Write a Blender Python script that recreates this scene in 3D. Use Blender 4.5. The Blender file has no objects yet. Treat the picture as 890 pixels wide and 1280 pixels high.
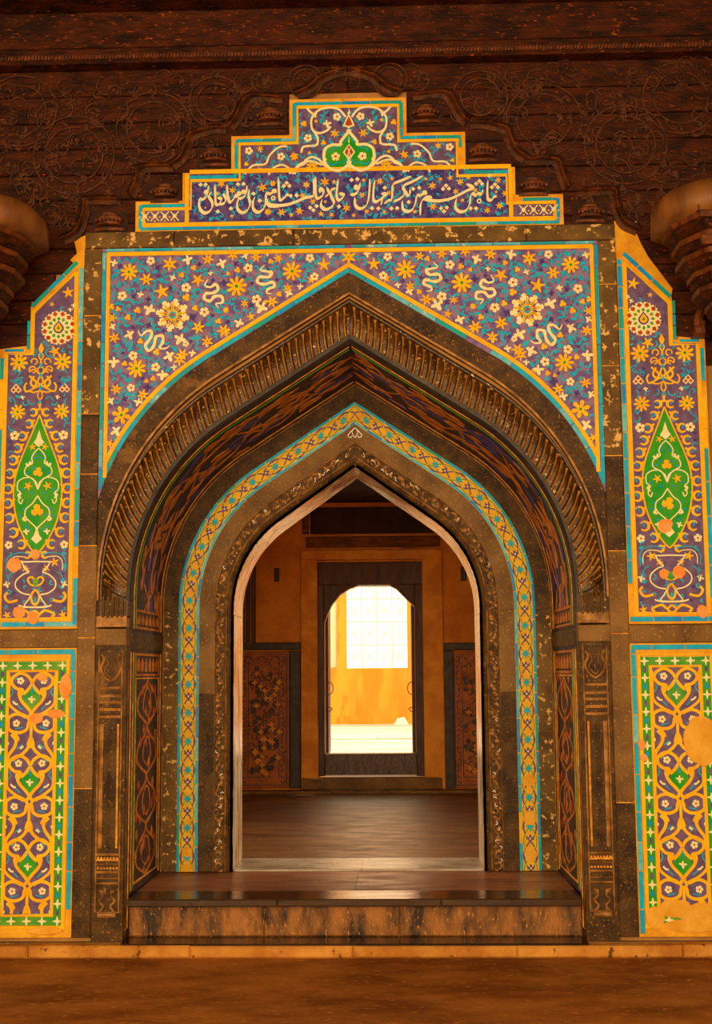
import bpy, math, random
from mathutils import Vector, Matrix
random.seed(7)
sin, cos, PI = math.sin, math.cos, math.pi
sc = bpy.context.scene

# ------------------------------------------------------------------ camera
F, CX, CY = 1580.0, 445.0, 640.0
YAW, PITCH, ROLL = math.radians(1.6), math.radians(7.2), 0.0075
CAM = Vector((0.229, -7.1, 1.58))
_f = Vector((-sin(YAW)*cos(PITCH), cos(YAW)*cos(PITCH), sin(PITCH)))
_r = _f.cross(Vector((0, 0, 1))).normalized(); _u = _r.cross(_f)
_r, _u = _r*cos(ROLL) - _u*sin(ROLL), _u*cos(ROLL) + _r*sin(ROLL)
cd = bpy.data.cameras.new('camera'); cam = bpy.data.objects.new('camera', cd)
sc.collection.objects.link(cam); sc.camera = cam
cd.sensor_fit = 'VERTICAL'; cd.sensor_height = 36; cd.lens = F/1280*36
cd.clip_start = .1; cd.clip_end = 400
cam.matrix_world = Matrix(((_r.x, _u.x, -_f.x, CAM.x), (_r.y, _u.y, -_f.y, CAM.y), (_r.z, _u.z, -_f.z, CAM.z), (0, 0, 0, 1)))
def W(px, py, Y=0.0):           # a measured photo point on a real plane at depth Y -> (x, z)
    d = _f*F + _r*(px-CX) - _u*(py-CY); t = (Y - CAM.y)/d.y; p = CAM + d*t
    return (p.x, p.z)

# ------------------------------------------------------------------ light
sc.view_settings.view_transform = 'Standard'; sc.view_settings.look = 'None'
sc.view_settings.gamma = 1; sc.view_settings.exposure = 0.14
wd = bpy.data.worlds.new('sky'); sc.world = wd; wd.use_nodes = True
bg = wd.node_tree.nodes['Background']; bg.inputs[0].default_value = (1, .70, .40, 1); bg.inputs[1].default_value = 2.7
def light(name, kind, loc, rot, energy, color, **k):
    l = bpy.data.lights.new(name, kind); l.energy = energy; l.color = color
    for a, b in k.items(): setattr(l, a, b)
    o = bpy.data.objects.new(name, l); o.location = loc; o.rotation_euler = rot; sc.collection.objects.link(o); return o
# late sun falling into the court behind the far door
light('sun', 'SUN', (0, 20, 12), (math.radians(-14), math.radians(26), 0), 2.6, (1, .80, .50), angle=.02)
# daylight of the open veranda side of the hall, behind and to the left of the camera
light('veranda_daylight', 'AREA', (-1.6, -9.2, 2.1), (math.radians(88), 0, math.radians(-8)), 385, (1, .63, .28), shape='RECTANGLE', size=7, size_y=3.2)
# unseen lamps added high in the inner room to brighten the jambs
for sx in (-1, 1):
    light('jamb_fill', 'AREA', (sx*2.8, 3.1, 2.92), (math.radians(68), 0, sx*math.radians(118)), 30, (1, .72, .42), shape='RECTANGLE', size=1.2, size_y=.7, spread=math.radians(100))

# ------------------------------------------------------------------ materials
def lin(c): c /= 255.0; return c/12.92 if c <= .04045 else ((c+.055)/1.055)**2.4
KL = (1.0, .70, .42)
def alb(r, g, b, k=1.0):        # display colour under the hall's warm light -> surface colour
    return tuple(min(.9, lin(v)/q*k) for v, q in zip((r, g, b), KL)) + (1,)
MATS = {}
def mat(name, c1, c2=None, scale=6.0, rough=.5, bump=.15, bscale=60, fleck=None, famt=.6, fscale=30, stretch=(1, 1, 1),
        patch=None, pamt=.62, pscale=2.2, metal=0, spec=.5, contrast=(.38, .62)):
    m = bpy.data.materials.new(name); m.use_nodes = True; nt = m.node_tree; N = nt.nodes; L = nt.links
    b = N['Principled BSDF']; b.inputs['Roughness'].default_value = rough; b.inputs['Metallic'].default_value = metal
    b.inputs['Specular IOR Level'].default_value = spec
    g = N.new('ShaderNodeNewGeometry'); mp = N.new('ShaderNodeMapping'); mp.inputs['Scale'].default_value = stretch
    L.new(g.outputs['Position'], mp.inputs[0])
    def noise(s, det=5):
        n = N.new('ShaderNodeTexNoise'); n.inputs['Scale'].default_value = s; n.inputs['Detail'].default_value = det
        n.inputs['Roughness'].default_value = .6; L.new(mp.outputs[0], n.inputs['Vector']); return n.outputs[0]
    def ramp(src, lo, hi):
        r = N.new('ShaderNodeMapRange'); r.inputs[1].default_value = lo; r.inputs[2].default_value = hi; L.new(src, r.inputs[0]); return r.outputs[0]
    def mix(f, a, c):
        x = N.new('ShaderNodeMix'); x.data_type = 'RGBA'; L.new(f, x.inputs[0])
        for i, v in ((6, a), (7, c)):
            if isinstance(v, tuple): x.inputs[i].default_value = v
            else: L.new(v, x.inputs[i])
        return x.outputs[2]
    col = mix(ramp(noise(scale), *contrast), c1, c2 or c1)
    if patch: col = mix(ramp(noise(pscale, 6), pamt, pamt+.05), col, patch)
    if fleck: col = mix(ramp(noise(fscale, 7), famt, famt+.05), col, fleck)
    L.new(col, b.inputs['Base Color'])
    rm = N.new('ShaderNodeMapRange'); rm.inputs[1].default_value = .3; rm.inputs[2].default_value = .7; rm.inputs[3].default_value = max(.08, rough-.12); rm.inputs[4].default_value = min(1, rough+.14)
    L.new(noise(scale*1.7+1, 6), rm.inputs[0]); L.new(rm.outputs[0], b.inputs['Roughness'])
    bp = N.new('ShaderNodeBump'); bp.inputs['Strength'].default_value = bump; bp.inputs['Distance'].default_value = .01
    L.new(noise(bscale, 4), bp.inputs['Height']); L.new(bp.outputs[0], b.inputs['Normal'])
    MATS[name] = m; return m
M = MATS
mat('mauve', alb(146, 104, 112), alb(106, 74, 104), 22, .42, .2, 150, contrast=(.44, .56), spec=.12)
mat('indigo', alb(64, 46, 92), alb(78, 56, 98), 20, .4, .15, spec=.12)
mat('violet', alb(96, 64, 82), alb(120, 84, 96), 25, .42, .2, 150, spec=.12)
mat('violet_deep', alb(100, 70, 100), alb(60, 46, 92), 26, .4, .15, spec=.12, contrast=(.46, .56))
mat('teal', alb(16, 166, 172), alb(24, 142, 150), 14, .33, .15, 90, fleck=alb(150, 170, 130), famt=.66, fscale=40, spec=.12)
mat('teal_green', alb(20, 150, 110), alb(34, 140, 130), 14, .33, .15, 90, fleck=alb(190, 130, 50), famt=.68, fscale=40, spec=.12)
mat('teal_blue', alb(10, 146, 176), alb(16, 122, 160), 14, .33, .15, 90, spec=.12)
mat('teal_pale', alb(110, 180, 160), alb(70, 160, 150), 18, .35, .2, 90, fleck=alb(210, 180, 120), famt=.62, fscale=40, spec=.12)
mat('yellow', alb(254, 174, 12), alb(244, 154, 8), 10, .38, .12, 120, fleck=alb(190, 96, 16), famt=.72, fscale=45, spec=.12)
mat('amber', alb(242, 172, 32), alb(226, 148, 20), 12, .4, .12, 120, spec=.12)
mat('cream', alb(252, 218, 140), alb(244, 200, 112), 14, .4, .12, 120, spec=.12)
mat('red', alb(188, 70, 26), alb(168, 56, 20), 14, .4, .1, spec=.12)
mat('green', alb(14, 136, 22), alb(70, 142, 20), 9, .36, .12, 90, spec=.12)
mat('leaf_green', alb(40, 136, 40), alb(112, 146, 30), 12, .4, .12, spec=.12)
mat('plaster', alb(240, 160, 36), alb(216, 126, 20), 7, .8, .5, 60, fleck=alb(120, 66, 14), famt=.66, fscale=28, spec=.12)
mat('plaster_patch', alb(222, 138, 28), alb(238, 158, 48), 9, .8, .4, 90, fleck=alb(140, 80, 24), famt=.68, fscale=50, spec=.12)
mat('pink_plaster', alb(236, 150, 70), alb(240, 128, 40), 12, .8, .4, 90, spec=.12)
mat('dark_stone', alb(88, 53, 16), alb(50, 27, 7), 8, .34, .45, 90, fleck=alb(150, 94, 30), famt=.60, fscale=70, patch=alb(120, 74, 24), pamt=.60, pscale=3, spec=.16)
mat('worn_stone', alb(80, 50, 18), alb(122, 80, 28), 4, .4, .5, 60, fleck=alb(226, 160, 72), famt=.57, fscale=26, spec=.16)
mat('brown_stone', alb(134, 86, 32), alb(100, 60, 20), 4, .42, .35, 70, fleck=alb(170, 110, 44), famt=.58, fscale=64, spec=.16)
mat('gold_edge', alb(250, 160, 44), alb(196, 104, 20), 26, .5, .3, 90, spec=.28)
mat('carved_gold', alb(186, 116, 44), alb(120, 70, 24), 16, .42, .4, 90, fleck=alb(236, 200, 140), famt=.72, fscale=40, spec=.28)
mat('rib_stone', alb(92, 54, 17), alb(56, 30, 8), 9, .27, .5, 90, fleck=alb(250, 190, 100), famt=.62, fscale=60, spec=.5)  # pale flecks paint the glossy highlights of the ribs into the colour
mat('white_paint', alb(250, 224, 180), None, 10, .6)
mat('soffit_dark', alb(78, 46, 26), alb(50, 36, 36), 12, .55, .3, 60, fleck=alb(150, 74, 18), famt=.63, fscale=22, spec=.12)
mat('soffit_orange', alb(206, 112, 30), alb(160, 80, 20), 14, .55, .3, 60, spec=.12)
mat('carved_wood', alb(78, 27, 4), alb(36, 11, 2), 9, .6, 1.0, 40, fleck=alb(158, 62, 8), famt=.62, fscale=40, stretch=(.6, 1, 1.8), spec=.18)
mat('wood_ridge', alb(122, 54, 11), alb(66, 26, 5), 18, .42, .6, 60, spec=.3)
mat('wood_scroll', alb(92, 40, 8), alb(48, 19, 4), 18, .45, .6, 60, spec=.25)
mat('wood_dark', alb(54, 21, 5), alb(30, 10, 3), 9, .5, .6, 50, spec=.25, stretch=(1, 1, 3))
mat('hood_paint', alb(140, 76, 18), alb(104, 52, 11), 4, .55, .2, 50, fleck=alb(240, 190, 90), famt=.7, fscale=20, stretch=(2.5, 1, .5))
mat('floor_earth', alb(156, 84, 22, 1.3), alb(112, 54, 11, 1.3), 3.5, .62, .9, 55, fleck=alb(184, 104, 34, 1.2), famt=.60, fscale=34, stretch=(.5, 1, 1), spec=.12)
mat('kerb_stone', alb(214, 134, 46), alb(176, 98, 28), 5, .7, .7, 40, fleck=alb(100, 54, 18), famt=.62, fscale=18, spec=.12)
mat('tread_stone', alb(160, 88, 46), alb(126, 66, 32), 3, .36, .25, 40, stretch=(.6, 2, 1))
mat('polished_stone', alb(70, 42, 20), alb(46, 26, 11), 4, .10, .10, 40, stretch=(.6, 2, 1), spec=.8)
mat('riser_stone', alb(168, 94, 28), alb(48, 26, 8), 6, .5, .9, 60, fleck=alb(214, 132, 44), famt=.6, fscale=50, stretch=(1.6, 1, .6))
mat('threshold_stone', alb(190, 158, 118), alb(160, 126, 88), 7, .26, .2, 40, stretch=(.5, 2, 1))
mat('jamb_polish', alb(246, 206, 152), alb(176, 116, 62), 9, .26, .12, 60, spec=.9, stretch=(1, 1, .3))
mat('inner_floor', alb(130, 80, 38), alb(92, 52, 22), 3.5, .38, .6, 40, stretch=(.5, 1.6, 1))
mat('inner_plaster', alb(230, 128, 22), alb(196, 100, 12), 3, .75, .4, 30, patch=alb(170, 84, 14), pamt=.6, fleck=alb(120, 60, 14), famt=.68, fscale=14)
mat('inner_plaster_light', alb(244, 146, 34), alb(214, 114, 20), 4, .75, .4, 30, fleck=alb(240, 180, 90), famt=.68, fscale=9)
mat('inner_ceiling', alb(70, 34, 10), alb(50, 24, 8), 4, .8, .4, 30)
mat('dado_ground', alb(190, 92, 24), alb(150, 70, 20), 8, .6, .3, 50)
mat('dado_ink', alb(56, 40, 30), alb(80, 54, 30), 14, .6, .3, 50)
mat('black_band', alb(52, 38, 24), alb(34, 24, 16), 6, .5, .3, 50)
mat('door_wood', alb(84, 38, 18), alb(58, 25, 11), 6, .45, .4, 50, stretch=(3, 3, .5))
mat('sill_wood', alb(90, 54, 34), alb(54, 28, 16), 10, .3, .5, 50, fleck=alb(170, 120, 80), famt=.67, fscale=30, stretch=(2, 1, .6))
mat('beam_wood', alb(140, 70, 18), alb(96, 44, 10), 6, .6, .4, 40, stretch=(1, 1, 4), spec=.25)
mat('iron', (.10, .08, .07, 1), None, 10, .35, .1, metal=.8)
mat('far_plaster', alb(238, 144, 32), alb(222, 124, 20), 1.2, .8, .3, 20, patch=alb(222, 122, 18), pamt=.52, pscale=2, stretch=(2, 1, .5))
mat('far_floor', alb(226, 190, 150), alb(200, 160, 116), 1.0, .6, .4, 8, fleck=alb(200, 140, 80), famt=.66, fscale=3, stretch=(.5, 3, 1))
mat('jali_stone', alb(240, 200, 130), alb(226, 180, 100), 4, .6, .1)
mat('lit_green_pane', alb(205, 225, 140), alb(220, 232, 160), 4, .6, .1)  # greenish light of the far side window, put into a surface colour
mat('hall_plaster', alb(190, 120, 50), alb(150, 90, 34), 3, .8, .4, 30)

# ------------------------------------------------------------------ object helpers
def tag(o, label=None, cat=None, group=None, kind=None):
    for k, v in (('label', label), ('category', cat), ('group', group), ('kind', kind)):
        if v: o[k] = v
    return o
def thing(name, label, cat, loc=(0, 0, 0), group=None, kind=None):
    o = bpy.data.objects.new(name, None); sc.collection.objects.link(o); o.location = loc; o.empty_display_size = .1
    return tag(o, label, cat, group, kind)
def flat(y=0.0, sx=1, cx=0.0): return lambda u, v, h=0.0: Vector((cx + sx*u, y - h, v))
class MB:
    def __init__(s): s.v = []; s.f = []; s.m = []; s.ms = []
    def mi(s, m):
        if m not in s.ms: s.ms.append(m)
        return s.ms.index(m)
    def add(s, vs, fs, m):
        n = len(s.v); s.v += [tuple(q) for q in vs]; i = s.mi(m)
        for f in fs: s.f.append(tuple(n+k for k in f)); s.m.append(i)
    def box(s, a, b, m):
        x0, y0, z0 = a; x1, y1, z1 = b
        s.add([(x0,y0,z0),(x1,y0,z0),(x1,y1,z0),(x0,y1,z0),(x0,y0,z1),(x1,y0,z1),(x1,y1,z1),(x0,y1,z1)],
              [(0,3,2,1),(4,5,6,7),(0,1,5,4),(1,2,6,5),(2,3,7,6),(3,0,4,7)], m)
    def bbox(s, a, b, m, c=.006):     # bevelled box (front edges chamfered)
        x0, y0, z0 = a; x1, y1, z1 = b
        V = [(x0,y1,z0),(x1,y1,z0),(x1,y1,z1),(x0,y1,z1),(x0,y0+c,z0),(x1,y0+c,z0),(x1,y0+c,z1),(x0,y0+c,z1),
             (x0+c,y0,z0+c),(x1-c,y0,z0+c),(x1-c,y0,z1-c),(x0+c,y0,z1-c)]
        s.add(V, [(3,2,1,0),(0,1,5,4),(1,2,6,5),(2,3,7,6),(3,0,4,7),(4,5,9,8),(5,6,10,9),(6,7,11,10),(7,4,8,11),(8,9,10,11)], m)
    def poly(s, S, pts, m, h1=.003, h0=0.0, back=False):
        n = len(pts); s.k = getattr(s, 'k', 0)+1; h1 += (s.k*5 % 23)*2.2e-5
        V = [S(p[0], p[1], h1) for p in pts] + [S(p[0], p[1], h0) for p in pts]
        fs = [tuple(range(n))] + [(i, i+n, (i+1) % n+n, (i+1) % n) for i in range(n)]
        if back: fs.append(tuple(range(2*n-1, n-1, -1)))
        s.add(V, fs, m)
    def rib(s, S, pts, w, m, h1=.003, h0=0.0, ridge=0.0):
        n = len(pts)
        if n < 2: return
        if not hasattr(w, '__len__'): w = [w]*n
        elif len(w) != n: w = [w[0]+(w[-1]-w[0])*i/(n-1) if len(w) == 2 else w[min(len(w)-1, int(i*len(w)/n))] for i in range(n)]
        V = []; fs = []; s.k = getattr(s, 'k', 0)+1; hb = h1+(s.k*5 % 23)*2.2e-5
        for i, p in enumerate(pts):
            h1 = hb+((i*7) % 11)*1.6e-5; a = pts[max(0, i-1)]; b = pts[min(n-1, i+1)]
            dx, dy = b[0]-a[0], b[1]-a[1]; l = math.hypot(dx, dy) or 1e-9; nx, ny = -dy/l*w[i]/2, dx/l*w[i]/2
            V += [S(p[0]+nx, p[1]+ny, h0), S(p[0]+nx, p[1]+ny, h1), S(p[0]-nx, p[1]-ny, h1), S(p[0]-nx, p[1]-ny, h0), S(p[0], p[1], h1+ridge)]
        for i in range(n-1):
            a = i*5; b = a+5
            if ridge: fs += [(a+1, a+4, b+4, b+1), (a+4, a+2, b+2, b+4)]
            else: fs.append((a+1, a+2, b+2, b+1))
            fs += [(a, a+1, b+1, b), (a+2, a+3, b+3, b+2)]
        s.add(V, fs, m)
    def build(s, name, parent=None, label=None, kind=None, smooth=False, loc=None, **k):
        me = bpy.data.meshes.new(name); me.from_pydata(s.v, [], s.f)
        for m in s.ms: me.materials.append(M[m])
        me.polygons.foreach_set('material_index', s.m)
        if smooth: me.polygons.foreach_set('use_smooth', [True]*len(s.f))
        me.update()
        o = bpy.data.objects.new(name, me); sc.collection.objects.link(o); o.parent = parent
        if loc: o.location = loc
        return tag(o, label, kind=kind, **k)
def place(me, name, parent, x, y, z, rot=0, s=1, flip=1, label=None):   # a copy sharing mesh data
    o = bpy.data.objects.new(name, me); sc.collection.objects.link(o); o.parent = parent
    o.location = (x, y, z); o.rotation_euler = (0, rot, 0); o.scale = (s*flip, s, s)
    if label: o['label'] = label
    return o
def spl(P, n=8, closed=False):
    out = []; N = len(P)
    rng = range(N) if closed else range(N-1)
    for i in rng:
        if closed: p0, p1, p2, p3 = P[i-1], P[i], P[(i+1) % N], P[(i+2) % N]
        else: p0, p1, p2, p3 = P[max(0, i-1)], P[i], P[i+1], P[min(N-1, i+2)]
        for k in range(n):
            t = k/n
            out.append(tuple(.5*(2*p1[j]+(p2[j]-p0[j])*t+(2*p0[j]-5*p1[j]+4*p2[j]-p3[j])*t*t+(3*p1[j]-p0[j]-3*p2[j]+p3[j])*t**3) for j in (0, 1)))
    if not closed: out.append(tuple(P[-1]))
    return out
def circ(cx, cy, r, n=14, ry=None, a0=0, a1=2*PI):
    full = abs(a1-a0-2*PI) < 1e-6
    return [(cx+r*cos(a0+(a1-a0)*i/(n if full else n-1)), cy+(ry or r)*sin(a0+(a1-a0)*i/(n if full else n-1))) for i in range(n)]
def petals(n, rin, mid, rout, wm=.34, wt=.12, rot=0, r=1, cx=0, cy=0):
    P = []; st = 2*PI/n
    for k in range(n):
        a = k*st+rot
        for da, rr in ((-.5*st, rin), (-wm*st, mid), (-wt*st, rout*.93), (0, rout), (wt*st, rout*.93), (wm*st, mid)):
            P.append((cx+r*rr*cos(a+da), cy+r*rr*sin(a+da)))
    return P
def mesh_of(fn, name):
    b = MB(); fn(b, flat(0)); me = bpy.data.meshes.new(name); me.from_pydata(b.v, [], b.f)
    for m in b.ms: me.materials.append(M[m])
    me.polygons.foreach_set('material_index', b.m); me.update(); return me
H = .0045/.05     # relief of a unit flower (scaled by its radius)
def f_cream(b, S): b.poly(S, petals(5, .5, .95, 1.0, .36, .2, PI/2), 'cream', H); b.poly(S, circ(0, 0, .27, 8), 'red', H*1.6)
def f_lily(b, S): b.poly(S, petals(6, .36, .62, 1.05, .27, .08, PI/2), 'yellow', H); b.poly(S, circ(0, 0, .13, 6), 'red', H*1.4)
def f_star(b, S): b.poly(S, petals(5, .42, .58, 1.1, .26, .08, PI/2), 'yellow', H)
def f_daisy(b, S): b.poly(S, petals(9, .34, .8, 1.0, .3, .14, PI/2), 'yellow', H); b.poly(S, circ(0, 0, .16, 8), 'green', H*1.6)
def f_big6(b, S): b.poly(S, petals(6, .3, .8, 1.0, .3, .14, PI/3), 'yellow', H); b.poly(S, circ(0, 0, .16, 8), 'green', H*1.6)
def f_bfly(b, S):
    b.poly(S, [(0, .25), (.2, .5), (.12, .95), (-.15, .8), (-.3, .35), (-.75, .45), (-1, .1), (-.6, -.1), (-.35, -.2), (-.25, -.8), (.1, -1), (.3, -.6), (.3, -.15), (.8, -.2), (1, .15), (.6, .3)][::-1], 'cream', H)
def f_bud(b, S): b.poly(S, petals(3, .45, .85, 1.0, .34, .18, PI/2), 'yellow', H)
def f_bigrose(b, S):
    for k in range(8):
        a = k*PI/4+.2; b.poly(S, petals(3, .5, .9, 1.0, .34, .2, a, .3, .82*cos(a), .82*sin(a)), 'cream', H*.5)
    b.poly(S, petals(9, .3, .55, .88, .27, .08, PI/2), 'yellow', H*.9)
    for k in range(9):
        a = k*2*PI/9+PI/2; b.poly(S, [(.45*cos(a)-.04*sin(a), .45*sin(a)+.04*cos(a)), (.62*cos(a), .62*sin(a)), (.45*cos(a)+.04*sin(a), .45*sin(a)-.04*cos(a)), (.34*cos(a), .34*sin(a))], ('green', 'indigo')[k % 2], H*1.2)
def f_rosecentre(b, S): b.poly(S, petals(5, .8, .95, 1.0, .3, .15, 0, .27), 'teal', H*1.2); b.poly(S, circ(0, 0, .13, 8), 'red', H*1.6)
FL = {k: mesh_of(f, n) for k, f, n in (('c', f_cream, 'blossom_tile'), ('l', f_lily, 'lily_tile'), ('s', f_star, 'star_tile'), ('d', f_daisy, 'daisy_tile'),
      ('6', f_big6, 'daisy_tile'), ('b', f_bfly, 'leaf_tile'), ('y', f_bud, 'bud_tile'), ('R', f_bigrose, 'rosette_tile'))}
ROSE_C = mesh_of(f_rosecentre, 'flower_centre')
NM = {'c': 'blossom_tile', 'l': 'lily_tile', 's': 'star_flower_tile', 'd': 'daisy_tile', '6': 'daisy_tile', 'b': 'leaf_tile', 'y': 'bud_tile', 'R': 'rosette_tile'}
def hook(b, S, x, z, r, a, m='teal', w=.008, h=.003, turn=1, sweep=3.6):
    P = [(x+r*(1-.35*t/8)*cos(a+turn*sweep*t/8), z+r*(1-.35*t/8)*sin(a+turn*sweep*t/8)) for t in range(9)]
    b.rib(S, P, [w*.5, w, w*1.3, w*1.4, w*1.2, w, w, w*1.3, w*1.6], m, h)
def leaf(b, S, x, z, l, a, m='teal', h=.003, wd=.3):
    c, s_ = cos(a), sin(a)
    b.poly(S, [(x+l*(p*c-q*s_), z+l*(p*s_+q*c)) for p, q in ((-.5, 0), (-.15, -wd), (.2, -wd*.7), (.5, 0), (.15, wd*.8), (-.2, wd))], m, h)
def border_tiles(parent, S, path, w, h1=.004, Lt=.15, mats=('teal', 'teal', 'teal_green', 'teal_blue', 'teal_pale'), gap=.003, miss=.03, name='border_tile'):
    # glazed strip laid tile by tile along a path (u,v)
    D = [0]
    for i in range(1, len(path)): D.append(D[-1]+math.dist(path[i-1], path[i]))
    def at(d):
        for i in range(1, len(path)):
            if d <= D[i] or i == len(path)-1:
                t = (d-D[i-1])/max(1e-9, D[i]-D[i-1]); return tuple(path[i-1][j]+(path[i][j]-path[i-1][j])*t for j in (0, 1))
    d = 0
    while d < D[-1]-.01:
        l = min(Lt*random.uniform(.7, 1.35), D[-1]-d)
        if D[-1]-d-l < .03: l = D[-1]-d
        if random.random() > miss:
            q = [at(d+gap)] + [path[i] for i in range(len(path)) if d+gap < D[i] < d+l-gap] + [at(d+l-gap)]
            b = MB(); b.rib(S, q, w, random.choice(mats), h1); b.build(name, parent)
        d += l

# ------------------------------------------------------------------ arch curves
def arch(half, s, apex, phi, zb, nj=10, na=22, nl=16):
    ph = math.radians(phi); ct = 1/math.tan(ph)
    r = (apex-s-half*ct)/(sin(ph)+(cos(ph)-1)*ct); a = half-r
    P = [(half, zb+(s-zb)*i/nj) for i in range(nj)]
    P += [(a+r*cos(ph*i/na), s+r*sin(ph*i/na)) for i in range(na)]
    x0, z0 = a+r*cos(ph), s+r*sin(ph)
    P += [(x0*(1-i/nl), z0+(apex-z0)*i/nl) for i in range(nl+1)]
    return P
class Band:
    def __init__(self, A, B, YA, YB, side):          # A inner curve (t=0), B outer curve (t=1)
        self.A, self.B, self.YA, self.YB, self.sd = A, B, YA, YB, side
        mid = [((p[0]+q[0])/2, (p[1]+q[1])/2) for p, q in zip(A, B)]
        self.D = [0]
        for i in range(1, len(mid)): self.D.append(self.D[-1]+math.dist(mid[i-1], mid[i]))
        self.L = self.D[-1]; self.N = []
        for i in range(len(A)):
            a = self._v(max(0, i-1), .5); c = self._v(min(len(A)-1, i+1), .5)
            n = (c-a).cross(self._v(i, 1)-self._v(i, 0)).normalized()
            if (YB != YA and abs(YB-YA) > .3):
                if n.x*self.sd > 0 or (abs(n.x) < 1e-3 and n.z > 0): n = -n
            elif n.y > 0: n = -n
            self.N.append(n)
    def _v(self, i, t):
        p, q = self.A[i], self.B[i]
        return Vector((self.sd*(p[0]+(q[0]-p[0])*t), self.YA+(self.YB-self.YA)*t, p[1]+(q[1]-p[1])*t))
    def __call__(self, s, t, h=0.0):
        s = max(0, min(self.L, s)); i = 0
        lo, hi = 0, len(self.D)-1
        while hi-lo > 1:
            mid = (lo+hi)//2
            if self.D[mid] <= s: lo = mid
            else: hi = mid
        f = (s-self.D[lo])/(self.D[hi]-self.D[lo])
        v = self._v(lo, t)*(1-f)+self._v(hi, t)*f
        return v + (self.N[lo]*(1-f)+self.N[hi]*f)*h
    def sheet(self, b, m, t0=0, t1=1, h=0.0, s0=0, s1=None, ds=.05, depth=.03, nt=1, prof=None):
        s1 = self.L if s1 is None else s1; n = max(1, int((s1-s0)/ds)); V = []; fs = []
        for i in range(n+1):
            s = s0+(s1-s0)*i/n
            for j in range(nt+1):
                t = t0+(t1-t0)*j/nt; V.append(self(s, t, h+(prof(j/nt) if prof else 0)))
            V.append(self(s, t1, h-depth)); V.append(self(s, t0, h-depth))
        w = nt+3
        for i in range(n):
            a = i*w; c = a+w
            for j in range(w): fs.append((a+j, a+(j+1) % w, c+(j+1) % w, c+j))
        fs += [tuple(range(w)), tuple(range(n*w, n*w+w))[::-1]]
        b.add(V, fs, m)
ZB0, ZB1 = .15, .345
C_span = lambda zb=2.15: arch(1.50, 2.15, 3.875, 58.5, zb)
C_mold = arch(1.425, 2.06, 3.745, 58, 1.99)
C_ribo = arch(1.410, 2.05, 3.700, 57.5, 1.99)
C_ribi = arch(1.290, 2.03, 3.535, 57, 1.99)
C_rev0 = arch(1.262, 2.02, 3.490, 57, ZB1)
C_rev1 = arch(1.243, 2.02, 3.450, 57, ZB1)
C_tqo = arch(1.140, 2.00, 3.328, 56.5, ZB1)
C_tqi = arch(1.007, 2.00, 3.180, 56, ZB1)
C_dki = arch(.908, 1.99, 3.058, 55.5, ZB1)
C_cvi = arch(.835, 1.99, 2.965, 55, ZB1)
C_open = arch(.787, 1.983, 2.900, 54.5, ZB1)
def arch_z(C, x):               # height of a curve above |x|
    x = abs(x)
    for i in range(len(C)-1, 0, -1):
        if C[i][0] <= x <= C[i-1][0]+1e-9:
            return C[i][1]+(C[i-1][1]-C[i][1])*(x-C[i][0])/max(1e-9, C[i-1][0]-C[i][0])
    return C[0][1]

# ================================================================== SETTING
def wall_with_arch(name, C, xo, zt, y0, y1, m, zb=.0, msoff=None):
    b = MB(); P = [(C[0][0], zb)]+C; T = []
    for sd in (-1, 1):
        for i in range(len(P)-1):
            p, q = P[i], P[i+1]
            b.add([(sd*p[0], y0, p[1]), (sd*q[0], y0, q[1]), (sd*xo if q[0] == p[0] else sd*q[0], y0, q[1] if q[0] == p[0] else zt), (sd*xo if q[0] == p[0] else sd*p[0], y0, p[1] if q[0] == p[0] else zt)], [(0, 1, 2, 3)], m)
            b.add([(sd*p[0], y1, p[1]), (sd*q[0], y1, q[1]), (sd*xo if q[0] == p[0] else sd*q[0], y1, q[1] if q[0] == p[0] else zt), (sd*xo if q[0] == p[0] else sd*p[0], y1, p[1] if q[0] == p[0] else zt)], [(3, 2, 1, 0)], m)
            b.add([(sd*p[0], y0, p[1]), (sd*q[0], y0, q[1]), (sd*q[0], y1, q[1]), (sd*p[0], y1, p[1])], [(0, 1, 2, 3)], msoff or m)
        h = C[0][0]; z0 = [p for p in C if p[0] == h][-1][1]
        b.add([(sd*h, y0, z0), (sd*xo, y0, z0), (sd*xo, y0, zt), (sd*h, y0, zt)], [(0, 1, 2, 3)], m)
        b.add([(sd*h, y1, z0), (sd*xo, y1, z0), (sd*xo, y1, zt), (sd*h, y1, zt)], [(3, 2, 1, 0)], m)
        b.add([(sd*xo, y0, zb), (sd*xo, y1, zb), (sd*xo, y1, zt), (sd*xo, y0, zt)], [(0, 1, 2, 3)], m)
    b.add([(-xo, y0, zt), (xo, y0, zt), (xo, y1, zt), (-xo, y1, zt)], [(0, 1, 2, 3)], m)
    return b.build(name, kind='structure')
def grow(C, d): return [(p[0]+d*(1 if i < 32 else max(0, p[0]/C[32][0])), p[1]+d*(0 if i < 10 else (i-9)/40*1.2)) for i, p in enumerate(C)]
G0 = arch(1.425, 2.05, 3.735, 57.5, .15)
wall_with_arch('wall_front', G0, 4.5, 6.3, .03, 1.03, 'hall_plaster')
G1 = arch(.815, 1.983, 2.935, 54.5, .1)
wall_with_arch('wall_middle', G1, 4.5, 6.3, 1.04, 1.52, 'inner_plaster', .0)
def sbox(name, a, b_, m): b = MB(); b.box(a, b_, m); return b.build(name, kind='structure')
sbox('floor', (-4.5, -12, -.1), (4.5, .16, .055), 'floor_earth')
sbox('wall_left', (-4.7, -7.8, 0), (-4.5, 1.0, 6.3), 'hall_plaster')
sbox('wall_right', (4.5, -7.8, 0), (4.7, 1.0, 6.3), 'hall_plaster')
sbox('ceiling', (-4.7, -7.8, 6.3), (4.7, 1.52, 6.5), 'wood_dark')
sbox('floor_inner', (-3, 1.52, .0), (3, 6.19, .34), 'inner_floor')
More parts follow.
